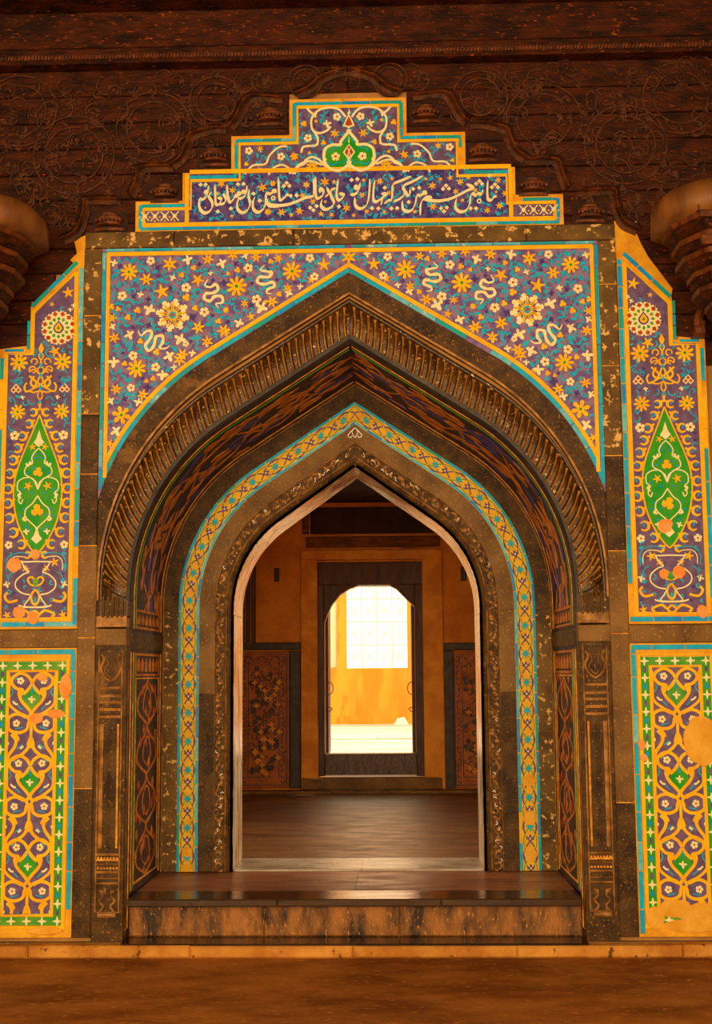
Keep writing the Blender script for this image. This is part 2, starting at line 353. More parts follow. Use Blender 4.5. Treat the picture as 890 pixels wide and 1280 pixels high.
sbox('wall_inner_left', (-3.2, 1.5, 0), (-3, 6.2, 3.9), 'inner_plaster')
sbox('wall_inner_right', (3, 1.5, 0), (3.2, 6.2, 3.9), 'inner_plaster')
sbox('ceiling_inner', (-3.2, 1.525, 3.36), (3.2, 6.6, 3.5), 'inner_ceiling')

sbox('floor_middle', (-1.6, .17, 0), (1.6, 1.29, .298), 'brown_stone')
# ---- the rear wall of the inner room, with the far door
RY = 6.2
def R_(px, py): return W(px, py, RY)
b = MB()
b.box((-3.2, RY, .3), (-.53, RY+.4, 3.9), 'inner_plaster'); b.box((.55, RY, .3), (3.2, RY+.4, 3.9), 'inner_plaster')
b.box((-.53, RY, 2.70), (.55, RY+.4, 3.9), 'inner_plaster'); b.build('wall_rear', kind='structure')

# ---- the sunlit court behind the far door
FY = 17.0
b = MB(); z0, z1 = 1.642, 3.227
b.box((-6, FY, .4), (-1.42, FY+.5, 4.6), 'far_plaster'); b.box((.517, FY, .4), (6, FY+.5, 4.6), 'far_plaster')
b.box((-.83, FY, .4), (-.653, FY+.5, 4.6), 'far_plaster')
b.box((-1.42, FY, .4), (-.83, FY+.5, 1.65), 'far_plaster'); b.box((-1.42, FY, 3.6), (-.83, FY+.5, 4.6), 'far_plaster')
b.box((-.653, FY, .4), (.517, FY+.5, z0), 'far_plaster'); b.box((-.653, FY, 3.7), (.517, FY+.5, 4.6), 'far_plaster')
b.build('wall_far', kind='structure')
sbox('floor_far', (-6, 6.61, .3), (6, FY+.5, .60), 'far_floor')
sbox('wall_far_left', (-6.3, 6.6, .3), (-6, FY+.5, 4.6), 'far_plaster')
sbox('wall_far_right', (6, 6.6, .3), (6.3, FY+.5, 4.6), 'far_plaster')

# ================================================================== TILE PANELS
# ---- crest panel over the door
crest = thing('crest_tile_panel', 'stepped tile panel with white calligraphy and a green trefoil above the arch', 'tile panel', (0, 0, 4.145))
def LO(o): return Vector(o.location)
def SO(o, y=0.0, sx=1, cx=0.0):
    l = LO(o); return lambda u, v, h=0.0: Vector((cx+sx*u, y-h, v)) - l
Sc = SO(crest, -.012)
st = [(1.248, 4.325), (.973, 4.495), (.687, 4.715), (.345, 4.935)]
def stepped(off, zb):
    P = [(-(st[0][0]-off), zb)]
    for i in range(4): P += [(-(st[i][0]-off), st[i][1]-off)] + ([(-(st[i+1][0]-off), st[i][1]-off)] if i < 3 else [])
    return P + [(-x, z) for x, z in P[::-1]]
b = MB(); b.poly(Sc, stepped(0, 4.142), 'plaster', 0, -.05); b.build('plaster_edge', crest)
g = .036
for i in range(4):            # fields inside the yellow frame
    pass
b = MB(); b.poly(Sc, stepped(.05, 4.165), 'violet', .002); b.build('tile_ground', crest)
P = stepped(.030, 4.157)
border_tiles(crest, Sc, P+[P[0]], .020, .005, .16, gap=.002, miss=.10)
b = MB(); b.poly(Sc, [(-.94, 4.19), (.94, 4.19), (.94, 4.49), (-.94, 4.49)], 'violet_deep', .0024); b.build('inscription_ground', crest)
b = MB(); P = stepped(.050, 4.178); b.rib(Sc, P, .021, 'yellow', .005); b.rib(Sc, [P[0], P[-1]], .026, 'yellow', .006)
zi = W(445, 215)[1]
b.rib(Sc, [(-.93, 4.498), (.95, 4.498)], .026, 'yellow', .0062)
for sx in (-1, 1): b.rib(Sc, [(sx*.945, 4.19), (sx*.945, 4.49)], .024, 'yellow', .0064)
b.build('yellow_frame_strip', crest)
def crop(x0, y0, s): return lambda c: W(x0+c[0]*s, y0+c[1]*s)
c3, c4, c5, c6, c7, c8 = crop(160, 110, .3258), crop(240, 220, .1236), crop(330, 220, .1348), crop(430, 215, .1236), crop(530, 215, .1348), crop(365, 120, .1685)
CS = .92/217.0     # metres per photo pixel up there, times shrink
def flower(parent, S, kind, x, z, r, h=.003, rot=None, flip=1, nm=None):
    p = S(x, z, h)
    if kind == 'R':
        o = place(FL['R'], 'rosette_tile', parent, p.x, p.y, p.z, 0, r, flip); place(ROSE_C, 'flower_centre', o, 0, 0, 0, 0, 1, 1, 'teal and red centre'); return o
    return place(FL[kind], nm or NM[kind], parent, p.x, p.y, p.z, random.uniform(-.5, .5) if rot is None else rot, r, flip)
for T, s, L in ((c4, .1236, [(300,90,38),(412,157,35),(715,128,45),(820,85,30),(262,188,18),(770,375,32),(405,415,18),(140,330,12)]),
        (c5, .1348, [(395,90,33),(565,65,42),(650,62,22),(85,80,26),(360,190,28),(455,245,28),(40,340,32),(165,345,36),(330,335,36),(255,370,22),(530,360,25),(630,370,22),(765,305,36),(570,247,16),(830,375,15)]),
        (c6, .1236, [(200,92,22),(360,105,34),(487,78,20),(450,222,28),(183,243,30),(230,408,28),(410,415,20),(715,412,22),(828,82,20),(100,445,20)]),
        (c7, .1348, [(75,137,36),(152,75,20),(240,65,25),(335,100,32),(410,62,20),(475,178,24),(685,85,28),(748,207,30),(667,195,16),(293,190,28),(355,272,20),(82,330,34),(585,365,30),(697,322,34)])):
    for x, y, r in L: X, Z = T((x, y)); flower(crest, Sc, 'l' if r > 25 else 's', X, Z, r*s*CS*1.15, .003)
# calligraphy: pen strokes as raised cream inlay
b = MB()
def pen(T, pts, w=5.0, s=.13):
    P = spl([T(p) for p in pts], 7); n = len(P); Wd = []
    for i in range(n):
        a = P[max(0, i-1)]; c = P[min(n-1, i+1)]; an = math.atan2(c[1]-a[1], c[0]-a[0])
        k = abs(sin(an-math.radians(62))); e = min(1, (i+1.0)/4, (n-i+.0)/4)
        Wd.append((.34+1.0*k)*w/217*.66*max(.5, e))
    b.rib(Sc, P, Wd, 'cream', .0075, 0)
def dot(T, x, y, r=22, s=.13):
    X, Z = T((x, y)); q = r*s/217; b.poly(Sc, [(X, Z+q), (X-q, Z), (X, Z-q), (X+q, Z)], 'cream', .0075)
def blob(T, x, y, r=24, s=.13):
    X, Z = T((x, y)); b.poly(Sc, circ(X, Z, r*s/217, 9)[::-1], 'cream', .0078)
def ring(T, x, y, r=18):
    X, Z = T((x, y)); P = circ(X, Z, r*.13/217, 12); b.rib(Sc, P+[P[0], P[1]], .0075, 'cream', .0075)
for q in ([(175,110),(165,160),(150,215),(120,245),(90,250)], [(90,225),(75,290),(90,350),(130,385),(180,370),(210,320),(205,270),(175,215),(205,170)],
          [(235,100),(240,200),(245,290),(275,298),(300,245),(262,232)], [(320,190),(345,240),(330,285),(275,302)],
          [(358,100),(365,200),(385,275),(420,250),(440,210),(460,218),(490,190)], [(560,110),(548,190),(510,235),(480,235)],
          [(480,225),(460,300),(470,350),(510,382),(565,355),(590,290),(575,210),(585,150)],
          [(850,150),(800,190),(755,190),(750,240),(745,300),(720,350),(670,378),(625,345),(620,280),(640,220)], [(760,270),(780,308),(830,318),(890,314)]): pen(c4, q)
for q in ((90,100),(143,98),(265,370),(397,340),(468,95),(525,92),(625,190),(687,262)): dot(c4, *q)
for q in ((148,175),(480,188),(525,172),(832,165)): blob(c4, *q)
ring(c4, 825, 235)
for q in ([(30,220),(40,268),(120,284),(220,276),(320,242),(385,213),(440,203),(465,190)], [(135,30),(140,120),(150,230),(190,212),(215,185),(228,197)],
          [(480,20),(480,120),(490,215),(540,195),(552,150),(520,128),(522,170)], [(463,35),(466,120),(462,190)], [(585,120),(602,170),(570,205)],
          [(540,230),(530,280),(560,318),(610,310),(650,260),(625,200),(620,150),(665,120)], [(690,40),(680,120),(675,200),(700,235),(742,190),(698,172)],
          [(885,90),(872,150),(845,180),(808,187)], [(30,225),(20,270),(0,300)]): pen(c5, q)
for q in ((213,75),(187,103),(238,103),(250,195),(305,192),(697,293),(813,48),(865,40),(430,305),(490,290),(460,328)): dot(c5, *q)
for q in ((100,150),(855,112)): blob(c5, *q)
for q in ([(165,120),(150,190),(110,235),(65,240)], [(262,85),(258,200),(245,300),(215,360),(160,382),(115,345),(110,270)],
          [(312,95),(300,180),(298,285),(325,312),(365,290),(400,260),(432,235),(378,232)], [(395,262),(385,300),(372,350)],
          [(680,55),(590,95),(500,135),(490,200),(482,285),(445,302),(405,335)], [(800,50),(700,105),(600,155),(612,205),(600,250),(560,285),(500,312)],
          [(615,190),(640,245),(665,232),(668,190)], [(830,220),(770,248),(738,252),(720,330),(690,390),(640,412),(595,380),(590,305)],
          [(770,450),(775,340),(800,290),(840,266),(890,272)]): pen(c6, q)
for q in ((78,93),(137,85),(285,378),(348,380),(412,172),(480,380),(538,378),(700,183),(760,172),(655,316)): dot(c6, *q)
for q in ((125,172),(818,222)): blob(c6, *q)
for q in ([(-10,258),(60,275),(150,278),(250,256),(340,215),(400,182),(455,158),(392,122)], [(300,255),(290,335),(330,378),(385,368),(420,310),(430,240),(450,212),(478,228),(502,210),(530,216),(546,172)],
          [(590,90),(585,180),(590,258),(618,272),(650,242),(672,236)]): pen(c7, q)
for q in ((203,137),(175,168),(230,165),(157,348),(210,340),(185,375),(430,348),(480,348),(482,120),(512,95),(535,120),(655,125),(627,152),(682,152),(605,45)): dot(c7, *q)
blob(c7, 6, 202); ring(c7, 510, 280)
b.build('calligraphy', crest, 'cream Persian calligraphy running across the panel')
# crest scrolls (mirrored about the centre)
b = MB(); XC = .006
def both(T, pts, w, m='cream', h=.006, n=7, ridge=0):
    P = spl([T(p) for p in pts], n)
    for sx in (-1, 1): b.rib(Sc, [(XC+sx*abs(p[0]-XC), p[1]) for p in P], w, m, h, ridge=ridge)
def bpoly(T, pts, m, h):
    P = [T(p) for p in pts]
    P = [(min(p[0], XC), p[1]) for p in P]
    b.poly(Sc, P + [(2*XC-p[0], p[1]) for p in P[::-1] if abs(p[0]-XC) > .002], m, h)
for q in ([(400,165),(350,110),(280,95),(200,115),(150,170),(145,230),(165,270),(210,285),(260,265),(288,235)], [(112,98),(135,125),(165,145),(185,135)],
          [(165,275),(192,320),(182,372),(120,380),(82,390),(70,430)], [(-20,585),(50,530),(92,512),(102,485),(150,462),(200,480),(240,520),(290,555),(350,565),(410,535),(437,490)]): both(c8, q, .0125)
GT = [(435,260),(395,305),(362,350),(362,372),(300,372),(250,400),(238,450),(245,500),(280,545),(340,562),(400,535),(435,495)]
bpoly(c8, GT, 'green', .005)
both(c8, GT, .017, h=.0075, n=3)
bpoly(c8, [(435,140),(400,180),(378,232),(410,240),(435,250)], 'cream', .006); bpoly(c8, [(435,158),(408,190),(395,222),(415,232),(435,228)], 'red', .008)
bpoly(c8, [(435,95),(422,120),(410,138),(435,150)], 'cream', .006); bpoly(c8, [(435,300),(420,330),(418,350),(435,362)], 'cream', .008)
bpoly(c8, [(435,365),(400,395),(378,428),(400,455),(435,500)], 'cream', .0072); bpoly(c8, [(435,375),(405,400),(392,430),(410,450),(435,482)], 'red', .0085)
both(c8, [(435,395),(425,420),(432,450),(415,480)], .005, h=.0095); bpoly(c8, [(435,505),(425,525),(420,540),(435,572)], 'cream', .0072)
for q in (([(280,430),(300,400),(350,395)], .006), ([(265,500),(300,520),(350,500)], .008), ([(380,520),(390,495),(410,480)], .006), ([(385,355),(390,335),(415,318)], .006)): both(c8, q[0], q[1], 'teal', .0085)
for q in ([(450,335),(480,302),(528,296),(545,262),(580,232),(612,228)], [(540,338),(560,310),(595,300),(625,318),(635,335)], [(640,335),(655,300),(700,285),(745,300)]): both(c3, q, .011)
P = [(x, z) for x, z in circ(*c3((597, 330)), .022, 9, None, 0, PI)]
for sx in (-1, 1): b.poly(Sc, [(XC+sx*(p[0]-XC), p[1]) for p in P][::-sx], 'red', .005)
for T, x, y in ((c8, 175, 160), (c8, 160, 268), (c8, 190, 365), (c8, 250, 480), (c8, 100, 500), (c8, 320, 100)):
    X, Z = T((x, y))
    for sx in (-1, 1): b.poly(Sc, circ(XC+sx*abs(X-XC), Z, .008, 7)[::-1], 'cream', .0065)
b.build('scrollwork', crest)
for T, s, L in ((c8, .1685, [('c',335,163,32),('c',120,320,32),('c',325,460,34),('l',318,287,34),('y',235,355,22),('y',90,215,24),('s',20,455,30),('d',150,535,48),('y',130,430,14),('b',262,215,34),('y',180,195,14),('y',300,440,1)]),
                (c3, .3258, [('c',465,245,16),('c',588,267,16),('l',508,238,13),('l',503,318,13),('l',637,268,16),('y',455,296,9)])):
    for k, x, y, r in L:
        if r < 3: continue
        X, Z = T((x, y))
        for sx in (-1, 1): flower(crest, Sc, k, XC+sx*abs(X-XC), Z, r*s*CS*1.1, .007 if (x, y) == (325, 460) else .003)
# little star lattice at the ends
b = MB()
for sx in (-1, 1):
    for i in range(4):
        x = sx*(.985+.032+i*.058); z = 4.232
        for a in (1, -1): b.rib(Sc, [(x-.024, z-a*.028), (x+.024, z+a*.028)], .006, 'cream', .005)
        b.poly(Sc, petals(4, .4, .6, 1, .25, .1, 0, .014, x, z)[::-1], 'cream', .006)
        b.poly(Sc, circ(x+sx*.029, z-.006, .006, 6)[::-1], 'yellow', .006); b.poly(Sc, circ(x, z-.03, .006, 6)[::-1], 'yellow', .006)
b.build('star_lattice', crest)
# teal vines filling the ground
def fill(parent, S, inside, box, n, avoid=(), rr=(.018, .032), seed=1, dark=.16, w=.0085, h=.003, minor=True):
    rnd = random.Random(seed); b = MB(); pts = list(avoid); k = 0; tries = 0
    while k < n and tries < n*40:
        tries += 1; x = rnd.uniform(box[0], box[2]); z = rnd.uniform(box[1], box[3]); r = rnd.uniform(*rr)
        if not inside(x, z, r) or any((x-q[0])**2+(z-q[1])**2 < (r*.62+q[2])**2 for q in pts): continue
        pts.append((x, z, r*.8)); a = rnd.uniform(0, 2*PI); t = rnd.choice((-1, 1)); k += 1; q = rnd.random()
        if q < dark: b.poly(S, petals(4, .6, .8, 1.2, .3, .15, a, r*.75, x, z), 'indigo', .0022)
        elif q < .72:
            hook(b, S, x, z, r*.8, a, 'teal', w, h, t, rnd.uniform(2.2, 4.2))
            if minor: leaf(b, S, x+r*.8*cos(a), z+r*.8*sin(a), r*.9, a+t*1.2)
        else:
            leaf(b, S, x, z, r*1.9, a); b.rib(S, [(x-r*1.2*cos(a+.5), z-r*1.2*sin(a+.5)), (x, z), (x+r*1.1*cos(a-.4), z+r*1.1*sin(a-.4))], w*.6, 'teal', h)
    b.build('vine_inlay', parent, kind='stuff')
def in_crest(x, z, r):
    x = abs(x)
    return (4.20 < z < 4.48 and x < .92) or (4.53 < z < 4.655 and x < .62) or (4.53 < z < 4.87 and x < .29)
fill(crest, Sc, lambda x, z, r: in_crest(x, z, r) and in_crest(x, z+r*.4, r), (-.95, 4.2, .95, 4.9), 420, rr=(.012, .022), seed=3, w=.0072)

# ---- spandrel panel
spd = thing('spandrel_tile_panel', 'large lilac floral tile spandrel with yellow and cream flowers above the arch', 'tile panel', (0, 0, 2.55))
Ss = SO(spd, -.008)
SC = C_span()
def span_off(d, top, side):      # right half polygon of the spandrel inset by d
    A = arch(1.50+d, 2.15, 3.875+1.173*d, 58.5, 2.15); P = [(x, z) for x, z in A if x <= side and z <= top]
    x0 = side; z0 = arch_z(A, side); P = [(x0, z0)] + [p for p in P if p[1] > z0]
    return P, top, side
P, T_, S_ = span_off(0, 4.043, 1.44)
full = P + [(-x, z) for x, z in P[::-1][1:]] + [(-1.44, 4.043), (1.44, 4.043)]
b = MB(); b.poly(Ss, full[::-1], 'mauve', 0, -.04); b.build('tile_ground', spd)
def loop(d): 
    P, _, _ = span_off(d, 4.043-d*.9, 1.44-d)
    return P
a1, a2 = loop(.0145), loop(.040)
for sx in (-1, 1):
    border_tiles(spd, Ss, [(sx*x, z) for x, z in a1], .024, .004, .16)
    border_tiles(spd, Ss, [(sx*1.428, 2.62), (sx*1.428, 4.02)], .020, .004, .18)
    border_tiles(spd, Ss, [(sx*1.42, 4.032), (sx*.02, 4.032)], .016, .004, .2, mats=('teal', 'teal_green', 'teal_pale', 'teal_pale'))
b = MB()
for sx in (-1, 1):
    b.rib(Ss, [(sx*x, z) for x, z in a2], .024, 'yellow', .005)
    b.rib(Ss, [(sx*1.402, 2.69), (sx*1.402, 4.015)], .022, 'yellow', .005)
b.rib(Ss, [(-1.41, 4.008), (1.41, 4.008)], .024, 'yellow', .0055)
b.build('yellow_frame_strip', spd)
dA, dB, dC = crop(130, 305, .1798), crop(280, 305, .1798), crop(120, 440, .1407)
FA = {'c': [(328,122,30),(130,365,33),(573,308,34),(700,477,34),(205,780,32),(362,860,32),(570,697,22)],
 'l': [(460,145,50),(298,250,45),(725,110,40),(658,585,45),(835,630,45),(548,772,42),(720,780,40),(75,655,38),(60,520,32)],
 's': [(655,255,42),(405,335,48)], 'd': [(178,200,62),(230,870,66)], 'R': [(480,500,108)],
 'b': [(583,115,38),(820,140,38),(318,460,45),(180,635,37),(530,665,45),(455,785,42),(70,825,42),(615,838,27),(715,695,27),(62,578,26),(72,135,28),(480,238,24),(743,208,20),(255,355,25)],
 'y': [(625,170,20),(542,220,20),(575,375,27),(635,450,22),(235,465,24),(168,515,22),(100,455,20),(797,540,22),(255,680,22),(367,755,24),(145,835,20),(850,462,20),(55,440,22)]}
FB = {'c': [(598,102,30),(170,172,33),(630,232,30),(228,390,34)], 'd': [(90,300,72),(475,195,68)],
 'l': [(225,95,36),(378,105,32),(65,80,38),(445,310,32),(335,440,42),(145,418,28)], 's': [(695,150,42),(190,580,27),(15,625,30),(610,290,28)],
 'b': [(150,88,25),(300,65,25),(480,85,22),(740,78,28),(530,300,24),(260,508,47),(105,605,36),(450,385,30)],
 'y': [(325,125,20),(95,185,22),(385,352,20),(285,408,16),(15,465,18),(30,210,16)]}
FC = {'c': [(315,322,36)], '6': [(230,565,82)], 'l': [(183,335,48),(420,385,50),(745,170,56)], 's': [(125,890,36)],
 'b': [(590,300,50),(375,540,40),(135,440,38),(180,745,52),(695,255,30)], 'y': [(260,107,24),(625,210,24),(510,240,25),(450,262,20)]}
av = []; A_in = arch(1.555, 2.15, 3.935, 58.5, 2.15)
for T, s, FF in ((dA, .1798, FA), (dB, .1798, FB), (dC, .1407, FC)):
    for k, L in FF.items():
        for x, y, r in L:
            X, Z = T((x, y)); X = abs(X); R = r*s/217*1.0
            while T is not dA or k != 'R':
                if Z > arch_z(A_in, X)+R*1.12+.004 or X > 1.39: break
                Z += .004
            av.append((X, Z, R))
            ro = random.uniform(-.6, .6)
            for sx in (-1, 1): flower(spd, Ss, k, sx*X, Z, R*(1.04 if k != 'R' else 1), .003, ro*sx, sx)
place(FL['l'], 'lily_tile', spd, 0, -.014, 3.965-2.55, 0, .045)
for T, pts in ((dA, [(725,250),(705,290),(740,305),(780,285),(795,320),(760,345),(710,350),(700,385),(740,400),(770,370),(820,370),(825,410),(780,420),(800,450)]),
               (dA, [(240,605),(260,640),(300,610),(335,615),(325,660),(290,710),(315,745),(350,710),(365,650),(410,645),(410,690),(390,725),(430,730),(460,710)]),
               (dB, [(285,150),(255,185),(300,195),(335,205),(310,235),(250,235),(235,270),(280,285),(340,270),(350,300),(305,320),(300,345),(335,350)])):
    P = spl([T(p) for p in pts], 5)
    for p in pts[::3]: av.append((abs(T(p)[0]), T(p)[1], .02))
    for sx in (-1, 1):
        b = MB(); n = len(P); b.rib(Ss, [(sx*abs(p[0]), p[1]) for p in P], [.004+.014*min(1, 5*i/n, 5*(n-1-i)/n)*(.75+.35*sin(i*.6)**2) for i in range(n)], 'cream', .006); b.build('cloud_scroll_tile', spd)
def in_span(x, z, r): return abs(x) < 1.385-r*.8 and z < 3.99-r*.8 and z > arch_z(A_in, x)+r*1.2+.01
for sx in (-1, 1):
    fill(spd, SO(spd, -.008, sx), in_span, (0, 2.65, 1.4, 4.0), 380, av, (.014, .028), seed=11, dark=.15, w=.0088)
# lilac joint network: random darker vines
# ---- side panels
def upper_panel(sx, label):
    p = thing('arabesque_tile_panel', label, 'tile panel', (sx*1.785, 0, 1.83))
    S = SO(p, -.008, -sx, sx*1.785)            # u towards the portal
    out = [(.24, 1.832), (.24, 4.03), (-.068, 3.70), (-.068, 3.47), (-.245, 3.45), (-.245, 1.832)]
    b = MB(); b.poly(S, out if sx > 0 else out[::-1], 'plaster', 0, -.04); b.build('plaster_edge', p)
    ing = [(.19, 1.895), (.19, 3.89), (-.04, 3.66), (-.04, 3.425), (-.195, 3.425), (-.195, 1.895)]
    b = MB(); b.poly(S, ing, 'violet', .002); b.build('tile_ground', p)
    b = MB(); q = [(.197, 1.888), (.197, 3.905), (-.052, 3.665), (-.052, 3.418), (-.203, 3.418), (-.203, 1.888), (.21, 1.888)]
    b.rib(S, q, .024, 'yellow', .005); b.build('yellow_frame_strip', p)
    border_tiles(p, S, [(.226, 1.85), (.226, 3.93)], .024, .005, .17)
    border_tiles(p, S, [(.20, 3.965), (-.062, 3.70)], .022, .005, .10, mats=('teal_green', 'teal_blue', 'teal'), miss=.15)
    border_tiles(p, S, [(-.076, 3.68), (-.076, 3.445)], .016, .005, .08, mats=('teal_green', 'teal'), miss=.1)
    border_tiles(p, S, [(-.10, 3.442), (-.215, 3.442)], .014, .005, .08, miss=.2)
    border_tiles(p, S, [(-.226, 3.40), (-.226, 1.85)], .022, .005, .15, mats=('teal_green', 'teal', 'yellow'))
    border_tiles(p, S, [(.235, 1.858), (-.235, 1.858)], .026, .005, .15)
    K1 = lambda c, cx=260: ((c[0]-cx)*.2031/216, W(53, 300+c[1]*.2031)[1])
    K2 = lambda c, cx=216: ((c[0]-cx)*.2189/221, W(48, 540+c[1]*.2189)[1])
    b = MB()
    def sy(K, pts, w, m, h=.005, n=6):
        P = spl([K(q) for q in pts], n)
        for q in (1, -1): b.rib(S, [(q*u, v) for u, v in P], w, m, h)
    # medallion
    mc = [K1((365, 545))]
    u0, v0 = mc[0]
    md = MB()
    for k in range(12):
        a = k*PI/6+.26; x, z = u0+.074*cos(a), v0+.074*sin(a)
        md.poly(S, [(u0+.102*cos(a), v0+.102*sin(a)), (u0+.088*cos(a+.22), v0+.088*sin(a+.22)), (u0+.056*cos(a+.22), v0+.056*sin(a+.22)), (u0+.047*cos(a), v0+.047*sin(a)), (u0+.056*cos(a-.22), v0+.056*sin(a-.22)), (u0+.088*cos(a-.22), v0+.088*sin(a-.22))], 'cream', .004)
    md.poly(S, petals(12, .86, .99, 1.0, .3, .1, .26, .104, u0, v0), 'cream', .0035)
    for k in range(12):
        a = k*PI/6+.26; c, s = cos(a), sin(a)
        md.poly(S, [(u0+r*c-t*s, v0+r*s+t*c) for r, t in ((.099, 0), (.083, .0155), (.068, 0), (.083, -.0155))], 'red', .007)
        a += PI/12; c, s = cos(a), sin(a)
        if k % 2 == 0 or True: md.poly(S, [(u0+r*c-t*s, v0+r*s+t*c) for r, t in ((.066, 0), (.054, .0105), (.040, 0), (.054, -.0105))], 'leaf_green', .007)
    mo = md.build('medallion', p); md = MB()
    md.poly(S, [(u0, v0+.042)]+circ(u0, v0-.004, .030, 10, None, PI*.85, PI*2.15), 'indigo', .008)
    md.poly(S, [(u0, v0+.032)]+circ(u0, v0-.004, .022, 10, None, PI*.85, PI*2.15), 'yellow', .009)
    md.poly(S, [(u0, v0+.012), (u0-.01, v0-.01), (u0+.01, v0-.01)], 'green', .010)
    md.build('drop_tile', mo)
    # candelabrum above the cypress
    sy(K1, [(260,640),(262,690),(245,715),(260,745),(262,775),(240,800),(262,830),(300,800),(330,815)], .0075, 'yellow')
    b.poly(S, [K1(q) for q in ((260,635),(278,672),(268,695),(252,695),(242,672))], 'yellow', .006)
    for y, r in ((750, 24), (800, 26)):
        P = circ(*K1((305-(770-y)*.2, y)), r*.2/217*.8, 9, None, -.5, 4.6)
        for q in (1, -1): b.rib(S, [(q*u, v) for u, v in P], .008, 'yellow', .005)
    sy(K1, [(262,830),(245,880),(300,915),(345,935),(358,905),(345,880)], .010, 'yellow')
    sy(K1, [(262,930),(300,940),(335,930)], .008, 'yellow'); sy(K1, [(250,900),(275,960),(255,1000),(262,1050)], .0075, 'yellow')
    sy(K1, [(300,840),(320,880),(300,905),(285,880),(315,850),(330,838)], .012, 'yellow')
    for y in (775, 835, 910, 1000, 710): b.poly(S, [K1(q) for q in ((260, y-20), (270, y), (260, y+20), (250, y))], 'teal', .006)
    # cypress
    R2 = [(0,-95),(30,-20),(80,100),(118,200),(138,290),(140,370),(130,450),(108,530),(70,610),(30,670),(0,700)]
    half = spl([((c[0])*.2189/221, K2((0, c[1]))[1]) for c in R2], 4)
    cy = half + [(-u, v) for u, v in half[::-1][1:-1]]
    g = MB(); g.poly(S, cy[::-1], 'green', .0035); g.build('cypress_tile', p)
    for q in (1, -1): b.rib(S, [(q*u, v) for u, v in half], .0085, 'yellow', .0055)
    loops = [(0,-170,22),(38,-110,24),(62,-45,26),(98,25,28),(125,93,28),(150,162,30),(165,238,30),(172,325,30),(172,408,30),(163,492,30),(138,575,30),(88,642,28),(52,703,20)]
    for i, (x, y, r) in enumerate(loops[1:]):
        u, v = x*.2189/221, K2((0, y))[1]; rr = r*.2189/221
        for q in (1, -1):
            lp = MB(); P = circ(q*u, v, rr*.86, 12, None, (.6 if q > 0 else PI-.6), (.6+q*4.9 if q > 0 else PI-.6-4.9)); lp.rib(S, P, [.008, .012, .016, .016, .013, .009], 'yellow', .005)
            lp.rib(S, [(q*(u-rr*1.3), v+rr*.9), (q*(u-rr*.7), v+rr*.2)], .012, 'yellow', .005)
            lp.poly(S, [(q*(u-rr*.25), v-rr*.3), (q*(u+rr*.25), v+rr*.1), (q*(u+rr*.5), v+rr*.9), (q*(u-rr*.1), v+rr*.4)], 'teal_blue', .0055)
            lp.build('loop_tile', p)
    # scrolls inside the cypress
    def s2(pts, w, m='cream', h=.006): 
        P = spl([((c[0])*.2189/221, K2((0, c[1]))[1]) for c in pts], 6)
        for q in (1, -1): b.rib(S, [(q*u, v) for u, v in P], w, m, h)
    s2([(0,95),(25,120),(40,150),(35,180),(70,200),(78,240),(40,265),(10,290),(0,330)], .0065)
    s2([(0,330),(30,270),(75,262),(115,285),(118,330),(100,350),(110,390),(95,410),(85,385)], .0065)
    s2([(0,365),(30,410),(65,440),(70,480),(45,510),(5,550),(0,600)], .007); s2([(45,170),(60,195),(72,180)], .012); s2([(65,480),(80,500),(60,505)], .012)
    s2([(95,350),(112,362),(98,380)], .012)
    for y in (50, 600): b.poly(S, [K2(q) for q in ((216,y-60),(232,y-8),(248,y+12),(216,y+40),(184,y+12),(200,y-8))], 'cream', .0065)
    for x, y in ((20,150),(60,235),(30,210),(35,350),(75,440),(90,330),(30,470),(60,540),(25,130),(95,480),(40,560)):
        for q in (1, -1): leaf(b, S, q*x*.2189/221, K2((0, y))[1], .024, 1.1*q+1.57, 'teal_blue', .0055, .22)
    # vase below
    s2([(0,740),(50,742),(88,742)], .008); s2([(82,745),(60,780),(40,800),(75,815),(112,850),(112,890),(75,920),(30,930)], .0075); s2([(25,935),(40,960),(60,995),(0,1000)], .007)
    s2([(95,990),(60,1000),(0,1002)], .009)
    s2([(30,700),(90,690),(150,705),(172,750),(165,800)], .006, 'teal'); s2([(60,715),(120,712),(150,740),(152,790)], .005, 'cream', .0055)
    s2([(120,800),(150,820),(160,870)], .006, 'teal'); s2([(100,960),(150,970),(175,940),(160,915)], .014, 'yellow'); s2([(30,1040),(60,1020),(110,1040),(95,1060)], .014, 'yellow')
    s2([(0,880),(30,870),(45,840),(20,830),(0,860)], .010, 'yellow'); s2([(0,900),(22,930),(18,970),(0,990)], .012, 'yellow'); s2([(0,1020),(25,1045),(0,1065)], .012, 'yellow')
    b.poly(S, [K2(q) for q in ((216,830),(235,850),(225,880),(207,880),(197,850))], 'leaf_green', .007)
    # vines on the ground
    for q in (1, -1):
        for x, y, r in ((60,700,30),(190,850,30),(145,880,22),(60,990,28),(100,1000,22),(60,1150,25),(190,1150,25),(150,790,25)):
            hook(b, S, q*(x-0)*.2031/216*.9, K1((0, y))[1], r*.2031/216, random.uniform(0, 6), 'teal', .006, .004, q, 3)
        for y in (800, 880, 1000, 1100, 1190):
            u = (.155 if y < 1110 else .165); b.rib(S, spl([(q*u, K1((0, y-25))[1]), (q*(u-.012), K1((0, y))[1]), (q*(u-.002), K1((0, y+28))[1])], 4), .006, 'teal', .004)
    b.build('arabesque_scrollwork', p)
    for k, T, x, y, r in (('d', K1, 135, 755, 58), ('d', K1, 135, 1060, 50), ('c', K1, 150, 1205, 30), ('b', K1, 108, 970, 16)):
        u, v = T((260+x, y))
        for q in (1, -1): flower(p, S, k, q*u, v, r*.2031/216, .004)
